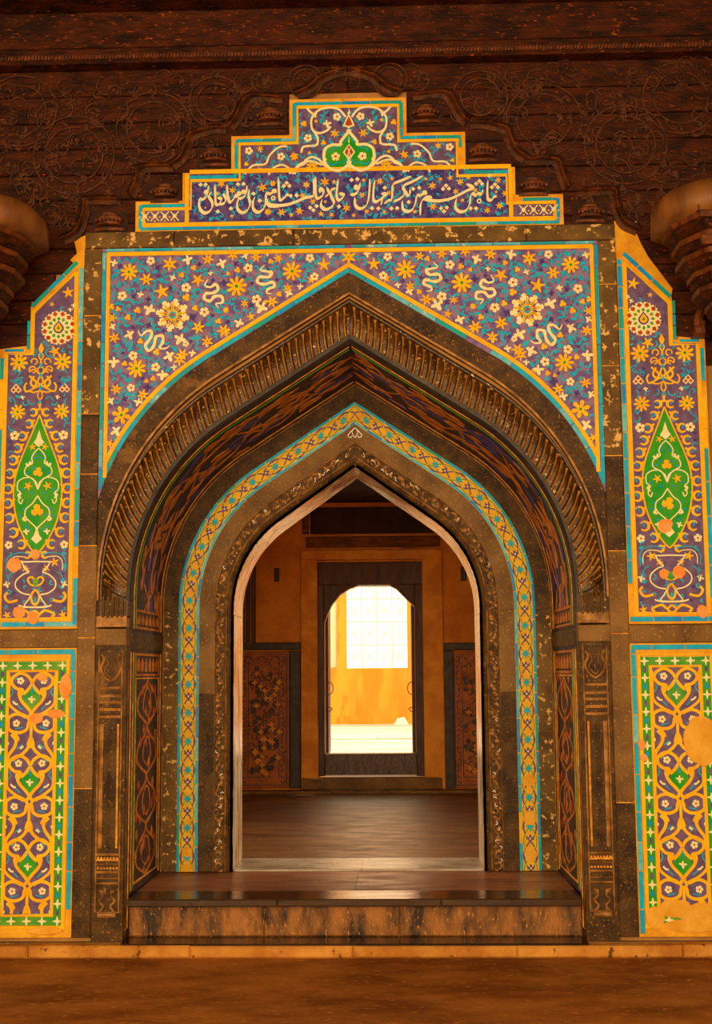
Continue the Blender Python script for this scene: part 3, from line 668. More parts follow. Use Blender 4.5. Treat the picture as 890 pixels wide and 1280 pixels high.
    for x, y in ((345, 690), (420, 330), (455, 410), (320, 400), (435, 435)):
        u, v = K1((x, y)); flower(p, S, 's' if x < 430 else 'b', u, v, (34 if x in (345, 420) else 16)*.2031/216, .004)
    for q in (1, -1):
        u, v = q*150*.2031/216, K1((0, 920))[1]; t = MB()
        for dx, dz in ((-.014, -.004), (.014, -.004), (0, .014)):
            t.poly(S, [(u+dx, v+dz+.019), (u+dx-.019, v+dz), (u+dx, v+dz-.019), (u+dx+.019, v+dz)], 'cream', .004)
        for dx, dz in ((-.014, -.004), (.014, -.004), (0, .014)):
            t.poly(S, [(u+dx, v+dz+.011), (u+dx-.011, v+dz), (u+dx, v+dz-.011), (u+dx+.011, v+dz)], 'red', .006)
        t.build('diamond_cluster_tile', p)
    for k, x, y, r in (('s', 56, 310, 24), ('y', 0, 232, 30), ('y', 0, 450, 38), ('s', 36, 88, 20), ('c', 160, 645, 24), ('b', 60, 570, 20), ('s', 105, 745, 26), ('b', 165, 870, 22), ('s', 60, 780, 20), ('s', 160, 1045, 22)):
        u, v = x*.2189/221, K2((0, y))[1]
        for q in ((1, -1) if x else (1,)): flower(p, S, k, q*u, v, r*.2189/221, .0065 if y < 600 else .004)
    av = [(q*x*.2189/221, K2((0, y))[1], .03) for x, y, r in loops for q in (1, -1)] + [(u0, v0, .1)]
    def ins(x, z, r):
        if z > 3.40: return -.02 < x < .17 and z < 3.62+x
        return abs(x) < .168 and 1.92 < z and not (2.15 < z < 3.05 and abs(x) < .15) and not (z > 3.0 and abs(x) < .09)
    fill(p, S, ins, (-.18, 1.9, .18, 3.85), 70, av, (.01, .018), seed=21, dark=.1, w=.006)
    # plaster losses
    for x, y, r in (((-125 if sx < 0 else 22), (760 if sx < 0 else 575), 40), ((-90 if sx < 0 else -45), (1030 if sx < 0 else 835), 34), ((-10 if sx < 0 else -170), 1060, 34), ((-5 if sx < 0 else 40), (700 if sx < 0 else 845), 26)):
        u, v = x*.2189/221, K2((0, y))[1]; n = 13
        pts = [(u+(1+.3*random.random())*r*.2/221*cos(i*2*PI/n), v+(1+.35*random.random())*r*.2/221*sin(i*2*PI/n)) for i in range(n)]
        t = MB(); t.poly(S, pts, 'pink_plaster', .009); t.build('plaster_patch', p)
upper_panel(-1, 'upper tile panel left of the arch with green cypress and flower medallion')
upper_panel(1, 'upper tile panel right of the arch with green cypress and flower medallion')

def lower_panel(sx, label):
    p = thing('dado_tile_panel', label, 'tile panel', (sx*1.79, 0, .15))
    S = SO(p, -.008, -sx, sx*1.79); B0, B1 = .165, 1.725
    b = MB(); b.box((-.25, -.006, 0), (.25, .03, 1.575), 'plaster'); b.build('plaster_bed', p)
    b = MB(); b.rib(S, [(.2, B0+.04), (.2, B1-.065), (-.2, B1-.065), (-.2, B0+.04), (.214, B0+.04)], .020, 'yellow', .005)
    b.rib(S, [(.137, B0+.105), (.137, B1-.13), (-.137, B1-.13), (-.137, B0+.105), (.147, B0+.105)], .018, 'yellow', .005); b.build('yellow_frame_strip', p)
    border_tiles(p, S, [(.228, B0), (.228, B1-.03)], .024, .005, .16)
    border_tiles(p, S, [(.24, B1-.022), (-.24, B1-.022)], .026, .005, .16)
    b = MB()
    for q in (1, -1): b.rib(S, [(q*.169, B0+.05), (q*.169, B1-.075)], .044, 'green', .003)
    for z in (B0+.073, B1-.098): b.rib(S, [(-.19, z), (.19, z)], .044, 'leaf_green', .003)
    b.build('green_border_ground', p)
    stp = .0925; n = int((B1-B0-.17)/stp)
    star = petals(4, .38, .5, 1, .24, .07, PI/2)
    for q in (1, -1):
        for i in range(n+1):
            z = B0+.073+(B1-B0-.171)*i/n; t = MB(); t.poly(S, [(q*.169+.026*x, z+.026*y) for x, y in star], 'cream', .005); t.build('star_tile', p)
            if i < n:
                zz = z+(B1-B0-.171)/n/2; b = MB(); b.poly(S, circ(q*.169, zz, .010, 8, .017), 'teal_blue' if i % 2 else 'violet', .0048); b.build('oval_tile', p)
    for z in (B0+.073, B1-.098):
        for x in (-.085, 0, .085): t = MB(); t.poly(S, [(x+.026*a, z+.026*c) for a, c in star], 'cream', .005); t.build('star_tile', p)
    b = MB(); b.poly(S, [(-.13, B0+.11), (.13, B0+.11), (.13, B1-.135), (-.13, B1-.135)], 'violet', .002); b.build('tile_ground', p)
    # arabesque, repeated unit of two rows
    per = .455; ztop = B1-.14
    def unit(k):
        zt = ztop-k*per; b = MB(); q_ = .1327/223
        def K(c): return ((c[0]-480)*q_, zt-(c[1]-40)*q_*1.0)
        def sy(pts, w, m='yellow', h=.005, n=6):
            P = [(max(-.13, min(.13, u)), v) for u, v in spl([K(c) for c in pts], n)]
            P = [q for q in P if q[1] > B0+.112]
            for q in (1, -1): b.rib(S, [(q*u, v) for u, v in P], w*(1.38 if m == 'yellow' else 1), m, h)
        sy([(480,130),(440,70),(370,40),(300,75),(285,130),(330,180),(390,195),(360,240),(385,300),(440,360),(480,410),(505,450)], .0125)
        sy([(245,60),(235,130),(248,230),(270,330),(350,400),(430,440),(470,490)], .0105)
        sy([(480,140),(440,195),(395,235)], .013); sy([(345,205),(375,215),(360,250)], .020)
        sy([(480,480),(455,500),(440,560),(380,590),(300,580),(250,530),(255,470),(300,430),(360,420),(430,450)], .0125)
        sy([(320,590),(345,640),(330,720),(275,800),(262,860)], .0125); sy([(300,600),(340,640),(350,670)], .022)
        sy([(480,500),(478,600),(480,690)], .010); sy([(262,860),(330,830),(400,790),(450,740),(480,660)], .0125)
        sy([(480,640),(500,700),(480,730)], .016)
        gh = [(480,160),(440,195),(400,240),(395,280),(430,330),(480,385)]
        P = [K(c) for c in gh]; 
        if P[-1][1] > B0+.12: b.poly(S, P+[(-u, v) for u, v in P[::-1][1:-1]], 'leaf_green' if k == 0 else 'green', .0045)
        for pts in ([(290,180),(300,220),(275,260)], [(350,340),(390,380)], [(250,610),(255,660)], [(350,740),(400,700)], [(330,560),(400,540)], [(320,100),(340,80)]): sy(pts, .0065, 'teal', .0045)
        sy([(480,160),(480,230)], .008, 'teal_blue', .0055); sy([(300,300),(325,325),(350,330)], .010, 'cream', .0048); sy([(380,740),(410,715)], .012, 'cream', .0048); sy([(250,690),(275,690)], .016, 'cream', .0048)
        b.build('arabesque_tile', p)
        for x, y, r in ((110, 110, 34), (140, 505, 34)):
            u, v = x*q_, zt-(y-40)*q_
            if v > B0+.13:
                for q in (1, -1): flower(p, S, 'c', q*u, v, r*q_*1.05, .004)
        v = zt-(285-40)*q_
        if v > B0+.14: flower(p, S, 'b', 0, v, 38*q_, .006, 0)
    for k in range(4): unit(k)
    def patch(u, v, ru, rv, m='plaster_patch', h=.011, n=20):
        t = MB(); t.k = int(abs(u)*900) % 23; t.poly(S, [(u+ru*cos(i*2*PI/n)*random.uniform(.9, 1.06), v+rv*sin(i*2*PI/n)*random.uniform(.92, 1.05)) for i in range(n)], m, h+abs(u)*.006+v*.001); t.build('plaster_patch', p)
    if sx > 0:
        patch(-.125, W(868, 925)[1], .095, .14); patch(.05, .30, .09, .05); patch(-.10, .26, .12, .07); patch(.16, .25, .05, .06)
        patch(-.05, .21, .17, .035); patch(-.03, .275, .09, .035, h=.013); patch(.2, 1.17, .02, .03, 'pink_plaster'); patch(.19, 1.1, .02, .02, 'pink_plaster')
    else:
        patch(.19, W(88, 858)[1], .035, .07, 'pink_plaster'); patch(.14, W(80, 892)[1], .05, .025, 'pink_plaster'); patch(.03, 1.335, .04, .03, 'pink_plaster'); patch(.06, 1.56, .03, .02, 'pink_plaster'); patch(.1, .19, .1, .02)
lower_panel(-1, 'lower tile panel left of the door with yellow arabesque and green star border')
lower_panel(1, 'lower tile panel right of the door with a round plaster loss')

# ================================================================== STONE FRAME
# lintel strip
p = thing('lintel_stone_band', 'long dark stone strip between the crest panel and the spandrel tiles', 'stone band', (0, 0, 4.045))
xs = [-1.54, -1.02, -.32, .40, 1.03, 1.54]
for i in range(5):
    b = MB(); b.bbox((xs[i]+.0015, -.02, 0), (xs[i+1]-.0015, .029, .094), 'worn_stone', .004); b.build('stone_block', p)
# pilaster strips
for sx, nm, js in ((-1, 'left', [.15, .95, 1.78, 2.30, 2.71, 3.06, 3.64, 4.043]), (1, 'right', [.15, .86, 1.78, 2.24, 2.78, 3.3, 3.78, 4.043])):
    p = thing('stone_pilaster', 'dark stone strip beside the %s tile panels' % nm, 'pilaster', (sx*1.49, 0, .125))
    for a, c in zip(js, js[1:]):
        b = MB(); b.bbox((-.052, -.016, a-.125+.001), (.050 if c > 2.6 else .052, .029, c-.125-.001), 'brown_stone' if 1.2 < c < 2.45 else 'dark_stone' if c < 3.3 else 'worn_stone', .004); b.build('stone_block', p)
    b = MB()
    for c in js[1:-1]: b.box((-.05, -.0165, c-.125-.0025), (.05, 0, c-.125+.0025), 'gold_edge')
    b.build('mortar_joint', p)
# plaster shoulders beside the lintel
p = thing('plaster_shoulder', 'yellow plaster shoulder at the top left corner of the frame', 'plaster', (-1.56, 0, 4.0)); b = MB(); b.poly(flat(-.004), [(.02, .13), (-.05, .10), (-.03, .02), (-.07, -.02), (-.02, -.06), (.02, -.05)], 'plaster', 0, -.035); b.build('plaster_mass', p)
p = thing('plaster_shoulder', 'yellow plaster shoulder at the top right corner of the frame', 'plaster', (1.56, 0, 4.0)); b = MB(); b.poly(flat(-.004), [(-.02, .16), (-.02, -.06), (.06, -.11), (.16, -.2), (.29, -.3), (.30, -.25), (.17, -.06), (.13, .02), (.10, .10), (.11, .155)], 'plaster', 0, -.035); b.build('plaster_mass', p)
# dado rails
for sx, nm in ((-1, 'left'), (1, 'right')):
    p = thing('dado_rail', 'brown stone rail between the two %s tile panels' % nm, 'rail', (sx*1.785, 0, 1.727)); b = MB(); b.bbox((-.245, -.014, 0), (.245, .029, .100), 'brown_stone', .004); b.build('stone_block', p)

# flat arch band + moulding line
p = thing('outer_arch_band', 'plain dark stone band of the big pointed arch under the spandrel tiles', 'arch', (0, 0, 1.80))
Lz = Vector((0, 0, 1.80))
def sub(Bd, l=Lz):
    class Q:
        def __init__(s): s.D = Bd.D; s.L = Bd.L
        def __call__(s, a, t, h=0.0): return Bd(a, t, h) - l
        sheet = Band.sheet
    return Q()
Cs2 = arch(1.50, 2.15, 3.873, 58.5, 1.80); Cm2 = arch(1.425, 2.06, 3.745, 58, 1.80)
Cs2 = [(min(x, 1.4385) if z < 2.60 else x, z) for x, z in Cs2]
for sx in (-1, 1):
    Bd = Band(Cm2, Cs2, -.004, -.004, sx); Q = sub(Bd); cuts = [0, .25, .95, 1.8, Q.L] if sx < 0 else [0, .25, 1.2, 2.0, Q.L]
    for a, c in zip(cuts, cuts[1:]):
        b = MB(); Q.sheet(b, 'dark_stone', 0, 1, 0, a+.001, c-.001, .05, .03); b.build('voussoir', p)
    b = MB(); Qm = sub(Band(C_mold, grow(C_mold, .012), -.004, -.004, sx)); Qm.sheet(b, 'carved_gold', 0, 1, .009, 0, None, .05, .02); b.build('bead_moulding', p)
    b = MB(); Qm = sub(Band(C_ribo, grow(C_ribo, .010), .0, .0, sx)); Qm.sheet(b, 'rib_stone', 0, 1, .006, 0, None, .05, .02); b.build('bead_moulding', p)

# ribbed cove
p = thing('ribbed_arch_moulding', 'ribbed dark stone cove running round the big pointed arch', 'moulding', (0, 0, 1.80))
for sx in (-1, 1):
    Bd = Band(C_ribi, C_ribo, .085, .004, sx); Q = sub(Bd); L = Q.L
    b = MB(); cove = lambda t: -.028*sin(PI*t); Q.sheet(b, 'rib_stone', 0, 1, 0, .0, L, .05, .03, 4, cove); b.build('cove_ground', p)
    n = 47; ds = (L-.05)/n
    for k in range(n+3):
        s0 = .07+ds*k
        sl = max(0, min(.16*(1-s0/1.5), s0*.75))
        b = MB(); V = []; fs = []; nt = 7
        for j in range(nt+1):
            t = .03+.94*j/nt; sc_ = s0-sl*(1-t)+.02; wd_ = ds*.40*(min(1, 3.2*(1-t)+.25))
            for q, hh in ((-1, 0), (-.55, .013), (.55, .013), (1, 0)):
                V.append(Q(sc_+q*wd_, t, cove(t)+hh))
        for j in range(nt):
            for q in range(3): fs.append((j*4+q, j*4+q+1, j*4+q+5, j*4+q+4))
        b.add(V, fs, 'rib_stone')
        pts = [(s0-sl*(1-t)+.02+ds*.5, t) for t in [.02+.95*j/6 for j in range(7)]]
        V = []; fs = []
        for j, (a, t) in enumerate(pts):
            w_ = .0050+(.007 if j == 6 else 0)
            V += [Q(a-w_, t, cove(t)), Q(a, t, cove(t)+.022), Q(a+w_, t, cove(t))]
        for j in range(6): fs += [(j*3, j*3+1, j*3+4, j*3+3), (j*3+1, j*3+2, j*3+5, j*3+4)]
        b.add(V, fs, 'gold_edge'); b.build('rib', p, smooth=False)
    # dark fillet between cove and reveal
    b = MB(); Qf = sub(Band(arch(1.262, 2.02, 3.49, 57, 1.99), C_ribi, .125, .085, sx)); Qf.sheet(b, 'black_band', 0, 1, 0, 0, None, .05, .02, 3, lambda t: .012*sin(PI*t)); b.build('fillet', p)

# carved pilasters (below the springing)
for sx, nm in ((-1, 'left'), (1, 'right')):
    p = thing('carved_pilaster', 'carved dark stone pilaster with vase reliefs on the %s side of the arch' % nm, 'pilaster', (sx*1.35, 0, .125)); l = LO(p)
    S = SO(p, -.004, sx); zz = lambda py: W(140, py)[1]
    b = MB(); b.box((-.087, -.004, .0), (.087, .06, zz(794)-.125), 'dark_stone'); b.build('shaft', p)
    # flutes of the capital
    z0, z1 = zz(772), 1.99; b = MB(); b.box((-.085, .006, z0-.125), (.087, .06, z1-.125), 'rib_stone'); b.build('capital_bed', p)
    for k in range(5):
        x = 1.285+.027*k; b = MB(); b.rib(S, [(x+.006, z0), (x+.006, z1+.02)], .015, 'brown_stone', .010, -.012, .012); b.build('flute', p)
    b = MB(); b.bbox((-.087, -.014, zz(784)-.125), (.087, .06, zz(770)-.125), 'carved_gold', .003); b.build('capital_band', p)
    b = MB(); b.bbox((-.088, -.016, zz(809)-.125+.01), (.088, .06, zz(786)-.125), 'brown_stone', .003); b.build('capital_block', p)
    b = MB()
    def fr(x0, x1, a, c, w=.008, m='carved_gold', h=.008): b.rib(S, [(x0, a), (x0, c), (x1, c), (x1, a), (x0-w/2, a)], w, m, h, 0, .003)
    # upper relief panel: vase niche and bands
    fr(1.285, 1.415, zz(1140), zz(812)); za, zc = zz(860), zz(818)
    for q in (1, -1):
        b.rib(S, spl([(1.35+q*.052, zc), (1.35+q*.038, zc-.03), (1.35+q*.055, zc-.075), (1.35+q*.035, zc-.125), (1.35, zc-.15)], 6), .012, 'carved_gold', .008, 0, .005)
        b.rib(S, spl([(1.35+q*.03, zc-.01), (1.35+q*.016, zc-.05), (1.35+q*.034, zc-.09), (1.35, zc-.13)], 6), .006, 'carved_gold', .006, 0, .004)
    rnd = random.Random(5)
    for i in range(5): z = zz(860+i*9); b.rib(S, [(1.29, z), (1.41, z)], .009 if i % 2 else .014, 'carved_gold', .007, 0, .004)
    for i in range(10):
        b.poly(S, petals(5, .5, .9, 1, .3, .15, 0, .0085, 1.297+.0118*i, zz(870)), 'carved_gold', .009); b.poly(S, petals(4, .5, .9, 1, .3, .15, 0, .008, 1.297+.0118*i, zz(887)), 'gold_edge', .009)
    b.build('carved_relief', p, kind='stuff')
    # plain octagonal shaft face
    b = MB(); b.rib(S, [(1.305, zz(1060)), (1.305, zz(905))], .014, 'gold_edge', .004, 0, .006); b.rib(S, [(1.335, zz(1060)), (1.335, zz(905))], .052, 'dark_stone', .010, -.002, .004)
    b.rib(S, [(1.395, zz(1060)), (1.395, zz(905))], .022, 'carved_gold', .006, 0, .006); b.build('shaft_facets', p)
    b = MB()
    for i, (py, w) in enumerate(((1068, .012), (1080, .006), (1090, .012), (1098, .006), (1104, .010))): b.rib(S, [(1.29, zz(py)), (1.412, zz(py))], w, 'carved_gold', .008, 0, .005)
    for i in range(7): b.poly(S, petals(3, .4, .8, 1.1, .3, .1, PI/2, .012, 1.298+.0172*i, zz(1074)), 'gold_edge', .009); b.poly(S, circ(1.298+.0172*i, zz(1085), .0065, 6), 'gold_edge', .010)
    z3 = zz(1112)
    for q in (1, -1):
        b.rib(S, spl([(1.35+q*.045, z3), (1.35+q*.022, z3-.03), (1.35+q*.042, z3-.06), (1.35+q*.02, z3-.09), (1.35+q*.05, z3-.125)], 6), .011, 'carved_gold', .009, 0, .006)
        b.poly(S, circ(1.35+q*.028, z3-.012, .011, 8), 'carved_gold', .010)
    b.rib(S, [(1.30, z3-.135), (1.40, z3-.135)], .02, 'carved_gold', .008, 0, .004); b.build('base_vase_relief', p)
    # chamfer strip between the pilaster and the reveal
    b = MB(); x1, x2 = sx*1.272, sx*1.258
    V = [(x1-l.x, .0, 0), (x2-l.x, .12, 0), (x2-l.x, .12, 1.86), (x1-l.x, .0, 1.86)]; b.add(V, [(0, 1, 2, 3)], 'dark_stone')
    Sb = lambda u, v, h=0.0: Vector((sx*(1.272-.014*u/.12-h)-l.x, u, v-.125))
    b.rib(Sb, [(.02, .18), (.02, 1.70), (.1, 1.70), (.1, .18), (.02, .18)], .008, 'gold_edge', .004); b.rib(Sb, [(.05, .3), (.05, 1.6)], .012, 'carved_gold', .004)
    b.build('chamfer', p)
# flat strips each side of carved pilaster below the springing
for sx, nm in ((-1, 'left'), (1, 'right')):
    p = thing('pilaster_stile', 'narrow plain stone stile outside the %s carved pilaster' % nm, 'pilaster', (sx*1.438, 0, .15))
    b = MB(); b.box((-.0, -.008, 0), (0, .0, 0), 'dark_stone')
    x0, x1 = (-.0005, .001)
    b = MB(); b.bbox((-.001 if sx > 0 else -.001, -.0155, 0), (.0015, .02, 1.6), 'dark_stone', .0002); b.build('stile', p)

# ================================================================== THE REVEAL (painted sides and soffit)
rv = thing('painted_arch_reveal', 'deep reveal of the arch painted with orange vines on a dark ground', 'arch reveal', (0, .12, .345)); lr = LO(rv)
for sx in (-1, 1):
    Bd = Band(C_rev0, C_rev1, .12, 1.0, sx); Q = sub(Bd, lr)
    sz = lambda z: z-.345
    s_d0, s_d1, s_sp = sz(1.72), sz(1.815), sz(2.02)
    b = MB(); Q.sheet(b, 'soffit_dark', 0, 1, 0, s_d1, Q.L, .05, .03, 1); b.build('soffit_panel', rv)
    b = MB(); Q.sheet(b, 'soffit_dark', 0, 1, 0, 0, s_d0, .2, .03, 1); b.build('side_panel', rv)
    b = MB(); Q.sheet(b, 'dark_stone', 0, 1, .006, s_d0, s_d1, .05, .03, 1); b.build('stone_rail', rv)
    S = lambda u, v, h=0.0, Q=Q: Q(v, u, h)      # u across (0..1), v along
    k = 1/.88
    b = MB()
    for t, w, m in ((.06, .02, 'gold_edge'), (.93, .028, 'gold_edge'), (.115, .012, 'leaf_green'), (.985, .03, 'dark_stone')):
        b.rib(S, [(t, s_d1+.02+(Q.L-s_d1-.03)*i/70) for i in range(71)], w, m, .003)
        b.rib(S, [(t, .02), (t, s_d0-.02)], w, m, .003)
    b.build('painted_border', rv)
    b = MB(); rnd = random.Random(31+sx)
    s = s_d1+.12
    while s < Q.L-.05:                            # wavy vine with leaves
        for ph in (0, PI):
            P = [(.5+.27*sin(ph+(s+i*.02)*7.5), s+i*.02) for i in range(14) if s+i*.02 < Q.L]
            b.rib(S, P, .016, 'soffit_orange', .003)
        for q in range(7):
            x = rnd.uniform(.2, .86); a = rnd.uniform(.9, 2.2); b.poly(S, [(x, s), (x+.05*cos(a)+.03, s+.04), (x+.10*cos(a), s+.13+.05*rnd.random()), (x+.02*cos(a)-.04, s+.05)], rnd.choice(('soffit_orange', 'soffit_orange', 'indigo')), .0034)
        s += .13
    b.build('painted_vine', rv, kind='stuff')
    for st_, rr in ((Q.L*.56, .1), (Q.L*.56+.02, .05)):
        if rr > .06:
            b = MB(); b.poly(S, [(.5+.16*cos(i*PI/6)*(1 if i % 2 else .8), st_+.085*sin(i*PI/6)*(1 if i % 2 else .85)) for i in range(12)], 'soffit_orange', .006)
            b.rib(S, spl([(.42, st_-.04), (.55, st_-.01), (.45, st_+.02), (.58, st_+.045)], 5), .02, 'soffit_dark', .008); b.build('cartouche', rv)
    # bands of little niches above and below the rail
    b = MB()
    for a, c in ((s_d1+.03, s_d1+.13), (s_d0-.15, s_d0-.03)):
        b.rib(S, [(.14, a), (.14, c), (.86, c), (.86, a), (.13, a)], .012 if False else .014, 'soffit_orange', .003)
        for i in range(6): x = .21+.116*i; b.poly(S, [(x-.03, a+.02), (x+.03, a+.02), (x+.035, c-.05), (x, c-.02), (x-.035, c-.05)], 'soffit_orange', .0035)
    b.build('painted_niche_row', rv, kind='stuff')
    b = MB(); b.rib(S, [(.14, .05), (.14, s_d0-.17), (.86, s_d0-.17), (.86, .05), (.13, .05)], .014, 'gold_edge', .003)
    for k in range(4):
        z0 = .06+k*.29
        for q in (1, -1):
            b.rib(S, spl([(.5, z0), (.5+q*.28, z0+.08), (.5+q*.26, z0+.17), (.5+q*.05, z0+.24), (.5, z0+.29)], 6), .018, 'soffit_orange', .003)
            b.rib(S, spl([(.5, z0+.05), (.5+q*.12, z0+.1), (.5+q*.08, z0+.19), (.5, z0+.22)], 5), .012, 'soffit_orange', .003)
        for i in range(9):
            x = rnd.uniform(.18, .8); zq = z0+rnd.uniform(0, .27); b.poly(S, [(x, zq-.03), (x+.035, zq), (x, zq+.035), (x-.03, zq)], rnd.choice(('soffit_orange', 'red')), .0033)
    b.build('painted_tree', rv, kind='stuff')

# ================================================================== INNER ARCH FACE
ia = thing('inner_stone_arch', 'inner pointed arch of dark stone with a carved scroll band round the doorway', 'arch', (0, 1.0, .345)); li = LO(ia)
tb = thing('arch_tile_band', 'yellow lattice tile band with turquoise edges inside the arch', 'tile band', (0, 1.0, .345))
for sx in (-1, 1):
    # outer dark stone
    Q = sub(Band(C_tqo, C_rev1, 1.0, 1.0, sx), li); cuts = [0, 1.62, 2.6, Q.L]
    for a, c in zip(cuts, cuts[1:]): b = MB(); Q.sheet(b, 'dark_stone' if a else 'worn_stone', 0, 1, 0, a+.001, c-.001, .05, .04); b.build('outer_voussoir', ia)
    b = MB(); Q.sheet(b, 'carved_gold', .93, .99, .006, 0, Q.L, .05, .01); b.build('bead_moulding', ia)
    Q = sub(Band(C_dki, C_tqi, 1.0, 1.0, sx), li); cuts = [0, 1.1, 1.62, 2.4, Q.L]
    for a, c in zip(cuts, cuts[1:]): b = MB(); Q.sheet(b, 'brown_stone' if a > .5 else 'dark_stone', 0, 1, 0, a+.001, c-.001, .05, .04); b.build('inner_voussoir', ia)
    # carved scroll band
    Q = sub(Band(C_cvi, C_dki, 1.0, 1.0, sx), li)
    b = MB(); Q.sheet(b, 'dark_stone', 0, 1, -.004, 0, Q.L, .05, .04); b.build('scroll_ground', ia)
    S = lambda u, v, h=0.0, Q=Q: Q(v, .5+u/.073, h)
    b = MB(); rnd = random.Random(4); s = .03; k = 0
    for t in (-.034, .034): b.rib(S, [(t, Q.L*i/60) for i in range(61)], .004, 'carved_gold', .004, -.004, .002)
    b.rib(S, [(.020*sin(2*PI*v/.15), v) for v in [Q.L*i/260 for i in range(261)]], .0065, 'carved_gold', .004, -.004, .004)
    while s < Q.L-.03:
        sd = 1 if k % 2 else -1
        P = circ(-sd*.008, s, .017, 9, None, -PI/2*sd, -PI/2*sd+sd*4.4); b.rib(S, P, [.007, .004], 'carved_gold', .004, -.004, .004)
        for q in range(2):
            x, z, a = rnd.uniform(-.022, .022), s+rnd.uniform(-.03, .03), rnd.uniform(0, 6)
            leaf(b, S, x, z, .026, a, 'carved_gold', .006, .28)
        if (s < .75 and rnd.random() < .62) or (s > Q.L-.5 and rnd.random() < .4) or rnd.random() < .12:
            x = rnd.uniform(-.018, .018); a = rnd.uniform(0, 6); hook(b, S, x, s, .011, a, 'white_paint', .0038, .0105, sd, 3)
        s += .0375; k += 1
    b.build('carved_scroll', ia, kind='stuff')
    Q = sub(Band(C_open, C_cvi, 1.0, 1.0, sx), li)
    b = MB(); Q.sheet(b, 'dark_stone', .35, 1, 0, 0, Q.L, .05, .03, 5, lambda t: .012*sin(PI*t)); Q.sheet(b, 'carved_gold', .86, .98, .009, 0, Q.L, .05, .01, 2, lambda t: .004*sin(PI*t)); b.build('roll_moulding', ia)
    b = MB(); Q.sheet(b, 'dark_stone', 0, .35, .0, 0, Q.L, .05, .02, 1); b.build('arris', ia)
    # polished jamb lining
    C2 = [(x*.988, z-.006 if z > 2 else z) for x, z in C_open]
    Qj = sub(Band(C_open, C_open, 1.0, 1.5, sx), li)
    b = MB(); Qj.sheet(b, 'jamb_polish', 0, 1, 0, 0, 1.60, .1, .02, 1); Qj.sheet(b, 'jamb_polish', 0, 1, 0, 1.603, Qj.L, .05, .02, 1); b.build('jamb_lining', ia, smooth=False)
    # tile band
    Q = sub(Band(C_tqi, C_tqo, 1.0, 1.0, sx), LO(tb)); wd_ = .138
    S = lambda u, v, h=0.0, Q=Q: Q(v, .5+u/wd_, h)
    b = MB(); Q.sheet(b, 'amber', 0, 1, -.002, 0, Q.L, .05, .04); b.build('tile_ground', tb)
    for t, mt in ((-.059, ('teal_pale', 'teal_pale', 'teal', 'teal_blue')), (.061, ('teal', 'teal_green', 'teal_blue', 'teal'))):
        border_tiles(tb, S, [(t, Q.L*i/90) for i in range(91)], .017, .004, .17, mats=mt, miss=.01)
    n = round(Q.L/.178); per = Q.L/n
    for k in range(n):
        b = MB(); s0 = per*k
        for q in (1, -1):
            b.rib(S, [(q*.041*abs(sin(PI*i/12))**.8, s0+per*i/12) for i in range(13)], .0078, 'violet', .002)
            b.rib(S, [(q*.043*abs(cos(PI*i/12))**.8, s0+per*i/12) for i in range(13)], .0052, 'leaf_green', .0016)
            b.poly(S, [(q*.044, s0+per*.5-.025), (q*.050, s0+per*.5), (q*.044, s0+per*.5+.025), (q*.034, s0+per*.5)][::q], 'violet', .0024)
            for z in (.22, .78): b.poly(S, circ(q*.028, s0+per*z, .0055, 6), 'yellow', .0026)
        for z, m, c in ((0.02, 'violet', 'cream'), (.5, 'teal', None)):
            b.poly(S, petals(4, .45, .7, 1.05, .26, .1, PI/2, .025, 0, s0+per*z+(.012 if z < .1 else 0)), m, .003)
            if c: b.poly(S, circ(0, s0+per*z+.012, .006, 7), c, .0045)
            else: b.poly(S, [(-.007, s0+per*z-.014), (.007, s0+per*z-.014), (0, s0+per*z-.034)], 'green', .003)
        b.build('lattice_tile', tb)
    # worn spots near the foot
    for s_, r in ([(.10, .05), (.32, .045), (.55, .04)] if sx > 0 else [(.03, .03), (.12, .03)]):
        b = MB(); b.poly(S, [(.045*min(1, r/.04)*cos(i*PI/6)*random.uniform(.8, 1.1), s_+r*sin(i*PI/6)*random.uniform(.85, 1.1)) for i in range(12)], 'plaster_patch' if sx > 0 else 'plaster', .007); b.build('plaster_patch', tb)
# finial at the apex
b = MB(); S = SO(ia, .992)
for q in (1, -1): b.rib(S, spl([(0, 3.155), (q*.03, 3.125), (q*.045, 3.105), (q*.03, 3.09), (q*.018, 3.102)], 6), .006, 'white_paint', .004); b.rib(S, spl([(0, 3.155), (q*.018, 3.13), (q*.008, 3.10), (0, 3.09)], 6), .005, 'white_paint', .004)
b.build('white_finial', ia)

# ================================================================== STEPS
p = thing('tread_slab', 'broad polished stone tread in front of the inner arch', 'step', (0, .06, .30))
for x0, x1 in ((-1.25, .0), (.0, 1.25)):
    b = MB(); b.box((x0+.001, .26, 0), (x1-.001, 1.02, .041), 'tread_stone'); b.build('rough_tread', p)
for x0, x1 in ((-1.25, -.42), (-.42, .48), (.48, 1.25)):
    b = MB(); b.bbox((x0+.0005, -.01, 0), (x1-.0005, .26, .041), 'polished_stone', .006); b.build('nosing_slab', p)
p = thing('step_riser', 'rough weathered stone riser under the tread', 'step', (0, .12, .14))
for x0, x1 in ((-1.258, -.5), (-.5, .25), (.25, 1.258)): b = MB(); b.bbox((x0+.0005, .0, -.012), (x1-.0005, .2, .158), 'riser_stone', .008); b.build('riser_block', p)
p = thing('base_slab', 'low dark stone slab at the foot of the step', 'step', (0, 0, .055))
for x0, x1 in ((-1.262, .385), (.385, 1.262)): b = MB(); b.bbox((x0+.0005, -.07, 0), (x1-.0005, .15, .073), 'polished_stone', .006); b.build('slab', p)
p = thing('kerb', 'long pale stone kerb along the foot of the wall', 'kerb', (0, -.08, .055))
